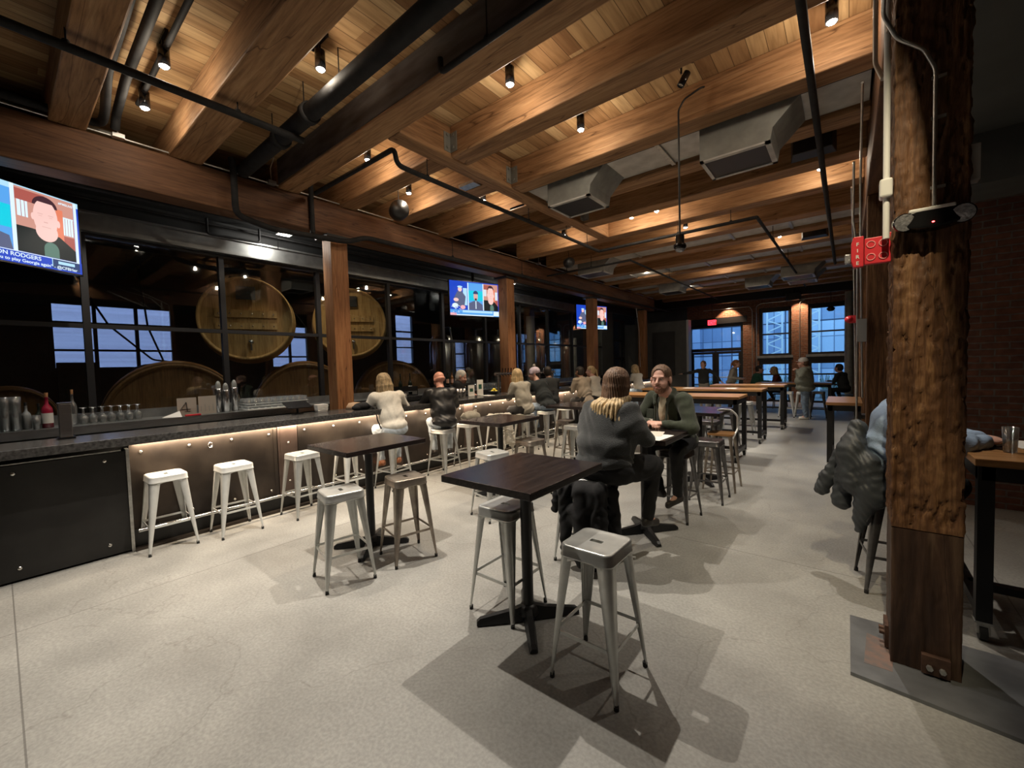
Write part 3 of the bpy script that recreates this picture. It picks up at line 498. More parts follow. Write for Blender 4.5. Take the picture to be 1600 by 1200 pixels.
# ================================================================ STOOLS
def make_stool(fin, label, h=.76):
    t = thing('bar_stool', label, 'stool')
    # seat: pressed square pan with rounded corners, rolled skirt and oval hand hole
    a = .155; s = MB(); K = 6
    outer = rrect(2*a, 2*a, .045, K); n = len(outer)
    def ringat(scale, z): return [(x*scale, y*scale, z) for x, y in outer]
    hole = []
    for x, y in outer:
        an = math.atan2(y, x); hole.append((max(-.024, min(.024, math.cos(an)*.05))+math.cos(an)*.017, math.sin(an)*.020, h-.004))
    rings = [hole[:], ringat(.55, h-.004), ringat(.86, h-.003), ringat(.93, h), ringat(.98, h-.004), ringat(1.0, h-.014), ringat(1.015, h-.055), ringat(1.03, h-.058), ringat(1.03, h-.066), ringat(.99, h-.066)]
    vs = [v for R in rings for v in R]; s.add(vs, [(i*n+k, i*n+(k+1) % n, (i+1)*n+(k+1) % n, (i+1)*n+k) for i in range(len(rings)-1) for k in range(n)][::1], 0, True)
    hb = [(x, y, h-.02) for x, y, z in hole]; s.add(hole+hb, [(k, n+k, n+(k+1) % n, (k+1) % n) for k in range(n)], 0, True)
    for sx, sy in ((1, 0), (-1, 0), (0, 1), (0, -1)):   # arched apron lips between the legs
        px, py = -sy, sx; c = Vector((sx*a*1.01, sy*a*1.01, 0)); u = Vector((px, py, 0)); q = []
        for k in range(9):
            f = -1+2*k/8; q.append(c+u*(f*.10)+Vector((0, 0, h-.066-.022*(abs(f)**3))))
        top = [c+u*(f*.10)+Vector((0, 0, h-.05)) for f in [-1+2*k/8 for k in range(9)]]
        s.add(q+top, [(k, k+1, 10+k, 9+k) for k in range(8)], 0)
    s.obj('seat', fin, t)
    T, Bt = .150, .205      # outer corner half-widths at top and floor
    for i, (sx, sy) in enumerate(((1, 1), (-1, 1), (-1, -1), (1, -1))):
        l = MB(); secs = []
        for k in range(9):
            f = k/8; z = (h-.05)*(1-f)+.02*f; c = T+(Bt-T)*f; w = .078*(1-f)+.020*f; r = .030*(1-f)+.012*f
            pts = [(c-w, c)]; 
            for j in range(6): an = PI/2*(1-j/5); pts.append((c-r+r*math.cos(an), c-r+r*math.sin(an)))
            pts.append((c, c-w)); pin = [(x-.006 if x > c-w+.001 else x, y-.006 if y > c-w+.001 else y) for x, y in pts]
            secs.append([(x*sx, y*sy, z) for x, y in pts+pin[::-1]])
        m_ = len(secs[0]); vs = [v for S in secs for v in S]
        l.add(vs, [(a_*m_+k, a_*m_+(k+1) % m_, (a_+1)*m_+(k+1) % m_, (a_+1)*m_+k) for a_ in range(8) for k in range(m_)], 0, True)
        cc = T+(Bt-T)*.55
        lo = l.obj('leg', fin, t)
        f = MB(); f.cyl(((Bt-.012)*sx, (Bt-.012)*sy, .0), ((Bt-.013)*sx, (Bt-.013)*sy, .03), .014, .013, 10); f.obj('foot_cap', 'rubber', lo)
    z = .27; c = T+(Bt-T)*(1-(z-.02)/(h-.07))-.008
    for A, B_ in (((c, -c), (c, c)), ((-c, -c), (-c, c)), ((-c, c), (c, c)), ((-c, -c), (c, -c))):
        MB().bar((*A, z), (*B_, z), .006, .020).obj('stretcher', fin, t)
    for A, B_ in (((.09, .09), (-.09, -.09)), ((.09, -.09), (-.09, .09))): pass
    return t
STY = {}
def stool(x, y, rz, fin, label, group):
    rz = math.radians(rz)
    if fin not in STY:
        STY[fin] = make_stool(fin, label); o = STY[fin]; o.location = (x, y, 0); o.rotation_euler = (0, 0, rz); o['group'] = group; return o
    return dup(STY[fin], (x, y, 0), rz, label, group)
G1 = 'metal stools at the dark square tables'; G2 = 'metal stools along the bar'; G3 = 'metal stools at the long communal tables'
stool(-1.095, 2.075, 0, 'stool_silver', 'silver metal stool nearest the camera with an oval hole in its half-lit seat', G1)
stool(-1.93, 2.28, 0, 'stool_silver', 'silver metal stool half under the nearest dark table, behind its black pedestal', G1)
stool(-3.33, 1.78, -12, 'stool_silver', 'silver metal stool in front of the second dark table, left of its pedestal', G1)
stool(-3.22, 2.36, -14, 'stool_raw', 'brownish brushed metal stool right of the pedestal of the second dark table', G1)
stool(-5.47, 1.05, 0, 'stool_white', 'pale metal stool at the bar, leftmost of all the stools', G2)
stool(-5.34, 1.62, 0, 'stool_white', 'pale metal stool at the bar, second from the left end', G2)
stool(-5.27, 2.34, 4, 'stool_silver', 'silver metal stool at the bar partly behind the second dark table', G2)
stool(-5.40, 3.06, 0, 'stool_white', 'pale metal stool at the bar mostly hidden by the second dark table', G2)
stool(-5.30, 3.68, 6, 'stool_silver', 'silver stool under the blonde woman in the white jacket', G2)
stool(-5.20, 4.60, 8, 'stool_silver', 'silver stool under the bald man in the black jacket', G2)
stool(-5.32, 5.30, 0, 'stool_white', 'pale metal stool at the bar with a grey bag lying on it', G2)
stool(-5.25, 6.05, 0, 'stool_white', 'pale metal stool at the bar draped with a white knitted coat', G2)
stool(-5.20, 6.85, 5, 'stool_silver', 'silver stool under the long-haired woman in the grey sweatshirt', G2)
stool(-5.15, 7.55, -5, 'stool_silver', 'silver stool under the person in the lilac bobble hat', G2)
stool(-5.22, 8.45, 0, 'stool_white', 'pale empty stool at the bar just past the person in the bobble hat', G2)
stool(-5.10, 9.20, 0, 'stool_white', 'pale stool under the person in the beige shirt at the bar', G2)
stool(-5.15, 10.10, 0, 'stool_white', 'pale stool at the bar past the person in the beige shirt', G2)
stool(-3.25, 3.62, -14, 'stool_silver', 'silver stool on the near side of the third dark table, seat half in shadow', G1)
stool(-3.36, 4.52, -10, 'stool_raw', 'brownish metal stool tucked under the far side of the third dark table', G1)
stool(-3.50, 5.98, 0, 'stool_silver', 'silver stool in front of the fourth dark table, left of the knitted sweater', G1)
stool(-3.95, 6.45, 0, 'stool_raw', 'brownish stool beyond the fourth dark table', G1)
stool(-1.86, 3.28, 4, 'stool_silver', 'stool under the woman in the knitted sweater with a black jacket hung over it', G1)
stool(-1.50, 4.78, -6, 'stool_gun', 'dark metal stool under the bearded man in the green jacket', G1)
stool(-1.36, 5.62, 0, 'stool_gun', 'gunmetal stool on the near side of the blue-reflecting dark table behind the bearded man', G1)
stool(-1.95, 5.60, 0, 'stool_silver', 'silver stool behind the bearded man, left of the gunmetal one', G1)
stool(-2.9, 9.1, 0, 'stool_gun', 'gunmetal stool at the nearest long communal table, left of the pair of silver ones', G3)
stool(-1.85, 9.05, 0, 'stool_gun', 'gunmetal stool behind the right end of the nearest communal table', G3)
stool(-1.80, 7.45, 0, 'stool_gun', 'gunmetal stool in front of the nearest communal table, right end', G3)
stool(-2.45, 7.45, 0, 'stool_silver', 'silver stool in front of the nearest communal table beside a gunmetal one', G3)
stool(-1.90, 11.2, 0, 'stool_silver', 'silver stool behind the right end of the middle communal table', G3)
stool(-2.55, 9.45, 0, 'stool_gun', 'gunmetal stool in front of the middle communal table', G3)
stool(-2.6, 11.2, 0, 'stool_silver', 'silver stool behind the middle communal table, left of its neighbour', G3)
stool(-1.42, 14.95, 0, 'stool_white', 'pale stool before the end-window table, left of the standing man', G3)
stool(-1.02, 14.95, 0, 'stool_white', 'pale stool before the end-window table right behind the standing man', G3)
stool(-.66, 15.2, 0, 'stool_gun', 'dark stool right of the standing man at the end-window table', G3)
stool(.25, 9.35, 0, 'stool_gun', 'dark stool beyond the small brown table beside the column', G3)
stool(.28, 4.18, 8, 'stool_gun', 'dark brushed stool under the person in the pale blue hoodie', 'metal stools at the right-hand table')
# hoop-backed stool with wooden seat
def hoop_stool(x, y, label):
    t = thing('hoop_back_stool', label, 'stool', (x, y, 0), 0); s = MB(); s.prism(rrect(.32, .32, .05), .74, .765); s.obj('seat', 'table_tan', t)
    for sx, sy in ((1, 1), (-1, 1), (-1, -1), (1, -1)): MB().cyl((.13*sx, .13*sy, .735), (.20*sx, .20*sy, 0), .022, .013, 10).obj('leg', 'stool_raw', t)
    c = .18
    for A, B_ in (((c, -c), (c, c)), ((-c, -c), (-c, c)), ((-c, c), (c, c)), ((-c, -c), (c, -c))): MB().bar((*A, .25), (*B_, .25), .008, .018).obj('stretcher', 'stool_raw', t)
    b = MB(); b.tube([(-.15, -.10, .70), (-.165, .16, .80), (-.16, .19, .98), (-.08, .20, 1.06), (.08, .20, 1.06), (.16, .19, .98), (.165, .16, .80), (.15, -.10, .70)], .013); b.obj('backrest', 'stool_white', t); return t
hoop_stool(-1.34, 6.22, 'stool with a tan wooden seat and a pale metal hoop back')
# ================================================================ DARK SQUARE TABLES
def ped_table(cx, cy, label, w=.73, l=.86, h=1.05):
    t = thing('pedestal_table', label, 'table', (cx, cy, 0), 0, 'dark high tables on black pedestals')
    MB().box(-w/2, -l/2, h-.045, w/2, l/2, h).obj('tabletop', 'table_dark', t, bevel=.004)
    p = MB(); p.cyl((0, 0, .05), (0, 0, h-.06), .038, n=20); p.box(-.2, -.2, h-.06, .2, .2, h-.046); p.obj('pedestal', 'black_metal', t)
    b = MB(); b.lathe([(.0, .115), (.05, .112), (.062, .09), (.075, .05), (.0, .045)], n=20)
    for k in range(4):
        a = PI/4+k*PI/2; d = Vector((math.cos(a)*.88, math.sin(a)*.88*1.12, 0)); s_ = Vector((-math.sin(a), math.cos(a), 0)); P_ = []
        for f, zt, w_ in ((.05, .105, .036), (.12, .085, .036), (.36, .050, .028), (.385, .03, .026)):
            c = d*f; P_.append([c-s_*w_+Vector((0, 0, .008)), c-s_*w_*.55+Vector((0, 0, zt)), c+s_*w_*.55+Vector((0, 0, zt)), c+s_*w_+Vector((0, 0, .008))])
        vs = [v for S in P_ for v in S]; b.add(vs, [(i*4+k2, i*4+(k2+1) % 4, (i+1)*4+(k2+1) % 4, (i+1)*4+k2) for i in range(3) for k2 in range(4)]+[(3, 2, 1, 0), (12, 13, 14, 15)])
        b.cyl(tuple(d*.35)[:2]+(0,), tuple(d*.35)[:2]+(.012,), .015, n=8)
    b.obj('cross_base', 'black_metal', t); return t
ped_table(-1.715, 2.235, 'nearest dark wooden high table on a black pedestal in the centre foreground')
ped_table(-3.705, 2.285, 'second dark wooden high table, between the nearest one and the bar stools')
ped_table(-1.62, 4.13, 'dark high table between the woman in the knitted sweater and the bearded man')
ped_table(-3.70, 4.30, 'third dark high table, in front of the person in the grey sweatshirt at the bar')
ped_table(-1.68, 6.42, 'dark high table reflecting blue and red light just behind the bearded man')
ped_table(-3.75, 6.45, 'fourth dark high table beyond, left of the woman in the knitted sweater')
# ================================================================ LONG TABLES ON CASTERS
def long_table(name, x0, x1, y0, y1, h, label, top='table_tan', rz=0, loc=None, shelf=True, cast=True):
    cx, cy = (x0+x1)/2, (y0+y1)/2; w, l = x1-x0, y1-y0
    t = thing(name, label, 'table', loc or (cx, cy, 0), rz, 'long high tables on black steel frames')
    MB().box(-w/2, -l/2, h-.045, w/2, l/2, h).obj('tabletop', top, t, bevel=.004)
    a = MB(); e = .03; ex, ey = w/2-e, l/2-e
    for s_ in (-1, 1): a.box(-ex, s_*ey-.015, h-.13, ex, s_*ey+.015, h-.046); a.box(s_*ex-.015, -ey, h-.13, s_*ex+.015, ey, h-.046)
    a.obj('apron', 'black_metal', t)
    zb = .12 if cast else 0
    for sx in (-1, 1):
        for sy in (-1, 1):
            x, y = sx*(ex-.02), sy*(ey-.02); MB().box(x-.035, y-.035, zb, x+.035, y+.035, h-.046).obj('leg', 'black_metal', t)
            if cast:
                c = MB(); c.cyl((x-.018, y, .05), (x+.018, y, .05), .05, n=18); c.obj('caster', 'rubber', t)
                MB().box(x-.03, y-.028, .045, x+.03, y+.028, .12).box(x-.04, y-.04, .112, x+.04, y+.04, .122).obj('caster_bracket', 'galv', t)
        if shelf:
            MB().box(sx*(ex-.02)-.03, -ey+.05, .15, sx*(ex-.02)+.03, ey-.05, .21).obj('side_rail', 'black_metal', t)
    if shelf: MB().box(-ex+.02, -.03, .16, ex-.02, .03, .21).obj('long_rail', 'black_metal', t)
    return t
long_table('communal_table', -3.9, -1.42, 7.80, 8.62, 1.13, 'nearest long communal table on casters in the middle of the room')
long_table('communal_table', -3.9, -1.36, 9.85, 10.62, 1.13, 'middle long communal table with a tan top, second beyond the bearded man')
long_table('communal_table', -2.9, -1.20, 12.1, 12.85, 1.10, 'third communal table, its right end showing past the middle one')
long_table('communal_table', -2.32, -.36, 15.45, 16.2, 1.0, 'long table before the end windows beside the standing man')
long_table('communal_table', -.26, .18, 8.05, 9.3, 1.06, 'small brown-topped high table standing by the second column on the right', shelf=True)
# right foreground table, turned
long_table('communal_table', .60, 2.75, 3.66, 4.56, 1.12, 'brown-topped high table at the right edge with phone, papers and glass on it')
# ================================================================ TABLE-TOP THINGS
def paper(x, y, z, w, l, rz, label, m='paper', lines=True, cat='menu'):
    t = MB(); t.box(-w/2, -l/2, 0, w/2, l/2, .0015)
    if lines:
        for k in range(14): t.box(-w/2+.02, -l/2+.03+k*(l-.06)/14, .0016, w/2-.02-(k % 3)*.03, -l/2+.034+k*(l-.06)/14, .0019, 1)
    o = t.obj('menu', [m, 'grey_box'], origin=(0, 0, 0)); o.location = (x, y, z); o.rotation_euler = (0, 0, math.radians(rz)); return tag(o, label, cat)
paper(-1.40, 3.86, 1.0515, .22, .34, -4, 'white printed menu sheet on the table between the couple')
paper(-1.50, 4.02, 1.0535, .22, .28, 12, 'second menu sheet lying on the printed menu near the glass', 'cardboard', False)
def tumbler(x, y, z, r, h, label, fill=None, fillh=.5, group=None, name='drinking_glass'):
    t = thing(name, label, 'glass', (x, y, z), 0, group)
    MB().lathe([(0, .001), (r*.78, .001), (r, h), (r-.003, h), (r*.78-.003, .010), (0, .010)], n=20).obj('glass_body', 'glassware', t)
    if fill: MB().lathe([(0, .011), (r*.78-.004, .011), (r*.78-.004+(r*.2)*fillh, h*fillh), (0, h*fillh)], n=20).obj('drink', fill, t)
    return t
mat('cider', (.80, .58, .24), .3); mat('water_grey', (.55, .57, .58), .1)
tumbler(-1.62, 3.98, 1.051, .036, .13, 'glass of pale yellow cider on the table by the bearded man', 'cider', .6)
ph = MB().box(-.075, -.037, 0, .075, .037, .009); o = ph.obj('phone', 'black_gloss', origin=(0, 0, 0), bevel=.003); o.location = (-1.33, 4.33, 1.051); o.rotation_euler[2] = .25; tag(o, 'black phone lying on the table in front of the bearded man', 'phone')
# ================================================================ BAR
BF = -5.60      # bar front
t = thing('bar_counter', 'long bar with riveted dark steel front panels and a glowing strip under its stone top', 'bar', (-5.75, 6.0, 0)); bo = (-5.75, 6.0, 0)
def cb(mb, name, m, par=None, label=None, bevel=0):
    o = mb.obj(name, m, par or t, origin=bo, bevel=bevel)
    if label: o['label'] = label
    return o
cb(MB().box(-6.02, -1.5, 1.10, -5.36, 16.0, 1.18), 'stone_top', 'bar_stone', bevel=.006)
cb(MB().box(-5.97, -1.5, 0.0, -5.72, 16.0, 1.10), 'carcass', 'dark_paint')
# near flush dark panel with pale edge angle
p = MB(); p.box(BF-.02, -1.5, .02, BF, .775, 1.02); p.box(BF-.01, -1.5, 1.03, BF+.012, .74, 1.04, 1)
pp = cb(p, 'front_panel', ['bar_steel_dark', 'galv'], label='large plain near-black steel panel')
cb(MB().box(BF-.12, .775, .0, BF+.012, .800, 1.04), 'edge_angle', 'galv')
def bolts(pts, r, par, m='bolt_steel'):
    b0 = None
    for p_ in pts:
        if b0 is None: b0 = MB().sph((0, 0, 0), (r*.65, r, r), 8).obj('bolt', m, par); b0.location = (p_[0]-bo[0], p_[1]-bo[1], p_[2])
        else: q_ = b0.copy(); COL.objects.link(q_); q_.location = (p_[0]-bo[0], p_[1]-bo[1], p_[2])
bolts([(BF+.002, y, z) for y in (-.55, .05, .62) for z in (.12, .95)], .018, pp)
RP = BF-.07
y = .80; k = 0
while y < 15.9:
    L_ = 1.42; y1 = min(y+L_, 16.0)
    p = MB(); p.box(RP-.02, y+.01, .20, RP, y1-.01, 1.07); p.box(RP, y+.01, .20, RP+.006, y+.05, 1.07); p.box(RP, y1-.05, .20, RP+.006, y1-.01, 1.07)
    q = cb(p, 'front_panel', 'bar_steel')
    bolts([(RP+.004, y+.10+i*(y1-y-.2)/3, z) for i in range(4) for z in (.985, .27)][:8 if y < 8 else 4], .016, q)
    if y1 < 15.9:
        q = cb(MB().box(RP-.02, y1, .20, RP+.012, y1+.24, 1.075).box(RP+.012, y1+.03, .20, RP+.018, y1+.21, 1.075), 'pilaster', 'bar_panel_red')
        bolts([(RP+.02, y1+.12, z) for z in (.85, .35)], .014, q)
    y = y1+.24; k += 1
cb(MB().box(BF-.10, .80, .0, BF-.02, 16.0, .20), 'kick_base', 'bar_steel_dark')
cb(MB().box(BF-.02, .80, .0, BF+.04, 16.0, .03), 'foot_step', 'bar_steel')
fr = MB(); fr.tube([(BF+.10, .82, .22), (BF+.10, 16.0, .22)], .019)
for i in range(12):
    yy = 1.0+i*1.3; fr.tube([(BF-.06, yy, .22), (BF+.10, yy, .22)], .010)
cb(fr, 'foot_rail', 'steel')
cb(MB().box(RP+.01, .84, 1.078, RP+.045, 15.9, 1.098), 'strip_light', 'led_warm', label='warm glowing strip light under the bar top')
hk = MB(); hk.tube([(RP+.002, 1.5, .95), (RP+.05, 1.5, .95), (RP+.06, 1.5, .93)], .006); hk.tube([(RP+.012, 1.5+.022*math.cos(a), .955+.03*math.sin(a)) for a in [2*PI*i/10 for i in range(11)]], .004); cb(hk, 'purse_hook', 'steel')
L = bpy.data.lights.new('strip_glow', 'AREA'); L.shape = 'RECTANGLE'; L.size = .03; L.size_y = 15.0; L.energy = 170; L.color = (1, .78, .55); lo = bpy.data.objects.new('strip_glow', L); lo.location = (RP+.05, 8.35, 1.072); lo.rotation_euler = (0, math.radians(22), 0); COL.objects.link(lo)
# back bar along the glass
t2 = thing('back_bar', 'low back bar counter with a steel work top along the glass behind the bar', 'counter', (-7.35, 5.5, 0)); bo2 = (-7.35, 5.5, 0)
def cb2(mb, name, m, bevel=0): return mb.obj(name, m, t2, origin=bo2, bevel=bevel)
cb2(MB().box(-7.64, -1.6, 1.14, -7.08, 15.0, 1.19), 'work_top', 'steel_channel', .004)
cb2(MB().box(-7.62, -1.6, 0, -7.14, 15.0, 1.14), 'cabinet_front', 'dark_paint')
cb2(MB().box(-7.08, -1.6, 1.10, -7.06, 15.0, 1.195), 'front_edge', 'steel')
cb2(MB().box(-7.64, -1.6, 1.19, -7.60, 15.0, 1.31), 'upstand', 'steel_channel')
t3 = thing('speed_rail', 'stainless under-bar sink and rail seen over the near end of the bar', 'sink', (-6.5, .4, 0))
MB().box(-.24, -1.8, .92, .22, 1.9, .96).obj('sink_top', 'steel', t3); MB().box(-.22, -1.75, .0, .20, 1.85, .92).obj('sink_body', 'dark_paint', t3); MB().box(.20, -1.8, .96, .225, 1.9, 1.13).obj('splash_lip', 'steel', t3)
# beer column on near bar end
t = thing('beer_column', 'square polished steel column standing on the near end of the bar', 'tap', (-5.86, .40, 1.18)); MB().box(-.04, -.045, .0, .04, .045, .34).obj('column_body', 'steel', t, bevel=.006); MB().box(-.055, -.06, 0, .055, .06, .02).obj('column_foot', 'black_gloss', t); MB().box(-.042, -.047, .34, .042, .047, .35).obj('column_cap', 'steel', t)
# ---- bottles and glasses
def bottle(x, y, z, h, r, m, label, lab='paper', cap='cork', group=None, s=1, spout=False):
    t = thing('bottle', label, 'bottle', (x, y, z), 0, group)
    MB().lathe([(0, 0), (r, .004), (r, h*.58), (r*.85, h*.66), (r*.34, h*.78), (r*.30, h*.95), (r*.34, h*.96), (r*.34, h)], n=14).obj('bottle_body', m, t)
    if lab: MB().lathe([(r*1.01, h*.15), (r*1.015, h*.48)], n=14).obj('bottle_label', lab, t)
    MB().cyl((0, 0, h*.985), (0, 0, h*1.14), r*.30, r*.36, 10).obj('stopper', cap, t); return t
mat('bottle_dark', (.012, .02, .014), .12); mat('bottle_amber', (.30, .12, .03), .12); mat('bottle_red', (.35, .02, .05), .15); mat('pink_label', (.72, .45, .35), .6); mat('clear_spirit', (.30, .32, .33), .1)
bottle(-7.3, .36, 1.192, .36, .048, 'bottle_red', 'red spirit bottle with a small white label and cork on the back bar')
bottle(-7.4, .575, 1.192, .38, .04, 'glassware', 'clear bottle with a tan cork right of the square steel column', None)
bottle(-7.45, -.02, 1.192, .40, .04, 'glassware', 'clear corked bottle at the very left edge of the photo', None)
bottle(-7.36, .20, 1.192, .27, .04, 'clear_spirit', 'small clear bottle left of the red spirit bottle', None, 'black_metal')
bottle(-7.42, .30, 1.192, .25, .035, 'bottle_dark', 'small dark bottle left of the red spirit bottle', None, 'black_metal')
sh = thing('cocktail_shaker', 'pair of tall clear mixing tubes at the left end of the back bar', 'shaker', (-7.25, .045, 1.192))
for dy in (0, .075): MB().lathe([(0, 0), (.042, 0), (.045, .30), (.048, .38), (.044, .38), (.040, .02), (0, .02)], (0, dy, 0), 16).obj('tube', 'glassware', sh)
jar = tumbler(-7.22, .27, 1.192, .036, .16, 'squat shot jar beside the red spirit bottle', 'water_grey', .5)
def wine(x, y, z, label, group, flip=True):
    t = thing('wine_glass', label, 'glass', (x, y, z), 0, group); pr = [(.032, 0), (.040, .03), (.042, .07), (.030, .10), (.006, .115), (.005, .19), (.034, .196), (.034, .199)]
    MB().lathe(pr, n=16).obj('glass_body', 'glassware', t); return t
NTH = ['leftmost', 'second from the left', 'third from the left', 'fourth from the left', 'fifth from the left', 'sixth from the left', 'seventh from the left', 'eighth from the left', 'ninth from the left', 'tenth from the left', 'eleventh from the left', 'twelfth from the left']
ROW = ['back', 'third', 'second', 'front']; ROW3 = ['back', 'middle', 'front']
w0 = None
for i in range(14):
    x, y = -7.42+(i % 2)*.0+(i//7)*-.11, 0.67+(i % 7)*.085
    lb = 'upside-down wine glass in the row beside the folded white menus'
    lb = 'upside-down wine glass, %s in the %s row beside the folded white menus' % (NTH[i % 7], ['front', 'back'][i//7])
    w0 = wine(x, y, 1.192, lb, 'upside-down wine glasses on the back bar') if w0 is None else dup(w0, (x, y, 1.192), None, lb)
# folded menu cards
def card(x, y, z, w, h, rz, label):
    t = thing('menu_card', label, 'menu', (x, y, z), math.radians(rz)); m = MB(); m.bar((0, -w/2, h/2), (0, w/2, h/2), .004, h, upv=(0, 0, 1)); m.obj('card_sheet', 'cardboard', t)
    M = Matrix.Translation((.004, -w*.32, h*.25)) @ Matrix.Rotation(PI/2, 4, 'Z') @ Matrix.Rotation(PI/2, 4, 'X'); return t, M
a, M_ = card(-7.28, 1.68, 1.192, .23, .25, 6, 'white card with a drawn emblem leaning on the back bar beside the folded paper')
em = MB(); em.bar((.006, -.10, .06), (.006, -.01, .19), .003, .014, upv=(1, 0, 0)); em.bar((.006, -.01, .19), (.006, .0, .06), .003, .022, upv=(1, 0, 0)); em.bar((.006, -.07, .09), (.006, .04, .09), .003, .012, upv=(1, 0, 0)); em.bar((.006, -.03, .06), (.006, .04, .06), .003, .01, upv=(1, 0, 0)); em.obj('card_emblem', 'shirt_charcoal', a)
a, M_ = card(-7.27, 1.92, 1.192, .22, .26, 4, 'second white card with faint line drawing beside the steel bottles'); em = MB(); [em.bar((.006, -.08+.05*i, .04), (.006, -.08+.05*i, .12+.02*(i % 2)), .003, .004, upv=(1, 0, 0)) for i in range(4)]; em.obj('card_emblem', 'grey_box', a)
nap = MB(); nap.add([(-7.22, 1.38, 1.193), (-7.10, 1.58, 1.193), (-7.22, 1.58, 1.27), (-7.3, 1.44, 1.193)], [(0, 1, 2), (0, 2, 3), (1, 3, 2), (0, 3, 1)]); tag(nap.obj('napkin', 'paper'), 'folded white paper lying at the edge of the back bar', 'napkin')
rs = MB().box(-7.16, 1.62, 1.192, -7.11, 1.80, 1.215); tag(rs.obj('opener', 'red_paint', bevel=.006), 'small red tool lying in front of the white cards', 'opener')
sb = None
for i, (y, h) in enumerate(((2.09, .47), (2.17, .44), (2.30, .48))):
    lab = ['left one of the three tall steel bottles on the back bar', 'shorter middle one of the three tall steel bottles', 'right one of the three tall steel bottles, beside the glass rack'][i]
    b_ = thing('steel_bottle', lab, 'bottle', (-7.36+.05*(i == 1), y, 1.192), 0, 'tall steel bottles on the back bar')
    MB().lathe([(0, 0), (.047, .003), (.047, h*.72), (.040, h*.76), (.0, h*.76)], n=20).obj('bottle_body', 'steel', b_); MB().lathe([(.034, h*.76), (.034, h*.88), (.026, h*.95), (.012, h*.99), (0, h)], n=16).obj('bottle_cap', 'duct_grey', b_)
# racks of many clear glasses
rk = thing('glass_rack', 'white wire rack packed with clear glasses behind the basket', 'rack', (-7.35, 2.90, 1.192)); MB().box(-.22, -.50, 0, .22, .42, .015).obj('rack_base', 'basket_white', rk)
rr_ = MB(); [rr_.tube([(-.22, -.50, z), (.22, -.50, z), (.22, .42, z), (-.22, .42, z), (-.22, -.50, z)], .004) for z in (.06, .10)]; rr_.obj('rack_wire', 'basket_white', rk)
g0 = None
for i in range(40):
    x, y = -7.53+(i % 4)*.095, 2.45+(i//4)*.095
    lb = 'clear tumbler in the %s row of the white rack, %s' % (ROW[i % 4], NTH[i//4])
    if g0 is None: g0 = tumbler(x, y, 1.210, .038, .155, lb, group='tumblers in the white rack')
    else: dup(g0, (x, y, 1.210), None, lb)
g1 = None
for i in range(36):
    x, y = -7.50+(i % 3)*.10, 7.2+(i//3)*.10
    lb = 'clear tumbler in the %s row beyond the bald man, %s' % (ROW3[i % 3], NTH[i//3])
    if g1 is None: g1 = tumbler(x, y, 1.192, .036, .14, lb, group='tumblers on the back bar past the bald man')
    else: dup(g1, (x, y, 1.192), None, lb)
g2 = None
for i in range(30):
    x, y = -7.50+(i % 3)*.10, 8.9+(i//3)*.10
    lb = 'clear tumbler in the %s row behind the bobble hat, %s' % (ROW3[i % 3], NTH[i//3])
    if g2 is None: g2 = tumbler(x, y, 1.192, .036, .14, lb, group='tumblers on the back bar past the second post')
    else: dup(g2, (x, y, 1.192), None, lb)
bs = thing('basket', 'small white woven basket with black lid items on the bar by the nearest post', 'basket', (-5.90, 2.92, 1.181)); B = MB(); B.lathe([(.0, 0), (.085, 0), (.10, .10), (.104, .105), (.096, .10), (.082, .006), (0, .006)], n=4, M=Matrix.Rotation(PI/4, 4, 'Z') @ Matrix.Diagonal((1, 1.4, 1, 1)), smooth=False)
for z in (.02, .04, .06, .08): B.lathe([(.087+z*.15, z), (.092+z*.15, z+.006), (.087+z*.15, z+.012)], n=4, M=Matrix.Rotation(PI/4, 4, 'Z') @ Matrix.Diagonal((1, 1.4, 1, 1)), smooth=False)
B.obj('basket_body', 'basket_white', bs)
ps = thing('card_terminal', 'black card terminal on a stand at the bar beside the white basket', 'terminal', (-5.93, 2.60, 1.181)); MB().box(-.05, -.06, 0, .05, .06, .015).obj('terminal_foot', 'black_metal', ps); MB().cyl((0, 0, .015), (0, 0, .11), .015).obj('stem', 'black_metal', ps); MB().box(-.11, -.16, 0, .11, .16, .015, M=Matrix.Translation((0, 0, .12)) @ Matrix.Rotation(.35, 4, 'Y')).obj('tablet', 'black_gloss', ps, bevel=.003)
pu = MB(); pu.sph((0, 0, .05), (.10, .17, .06), 18); pu.sph((.02, -.12, .035), (.06, .09, .045), 12); pu.tube([(.1, .02, .06), (.22, .05, .01), (.24, .06, -.16), (.24, .12, -.30), (.24, .19, -.27), (.2, .2, -.05)], .010); tag(pu.obj('handbag', 'cloth_black', origin=(0, 0, 0)), 'black handbag on the bar with a strap hanging over the edge', 'bag').location = (-5.60, 3.42, 1.181)
ht = MB(); ht.lathe([(.0, .10), (.07, .09), (.10, .04), (.11, 0), (0, 0)], n=18, M=Matrix.Diagonal((1, 1.25, 1, 1))); tag(ht.obj('knitted_hat', 'tan_hat', origin=(0, 0, 0)), 'tan knitted hat lying on the bar between the nearest post and the black handbag', 'hat').location = (-5.86, 3.42, 1.181)
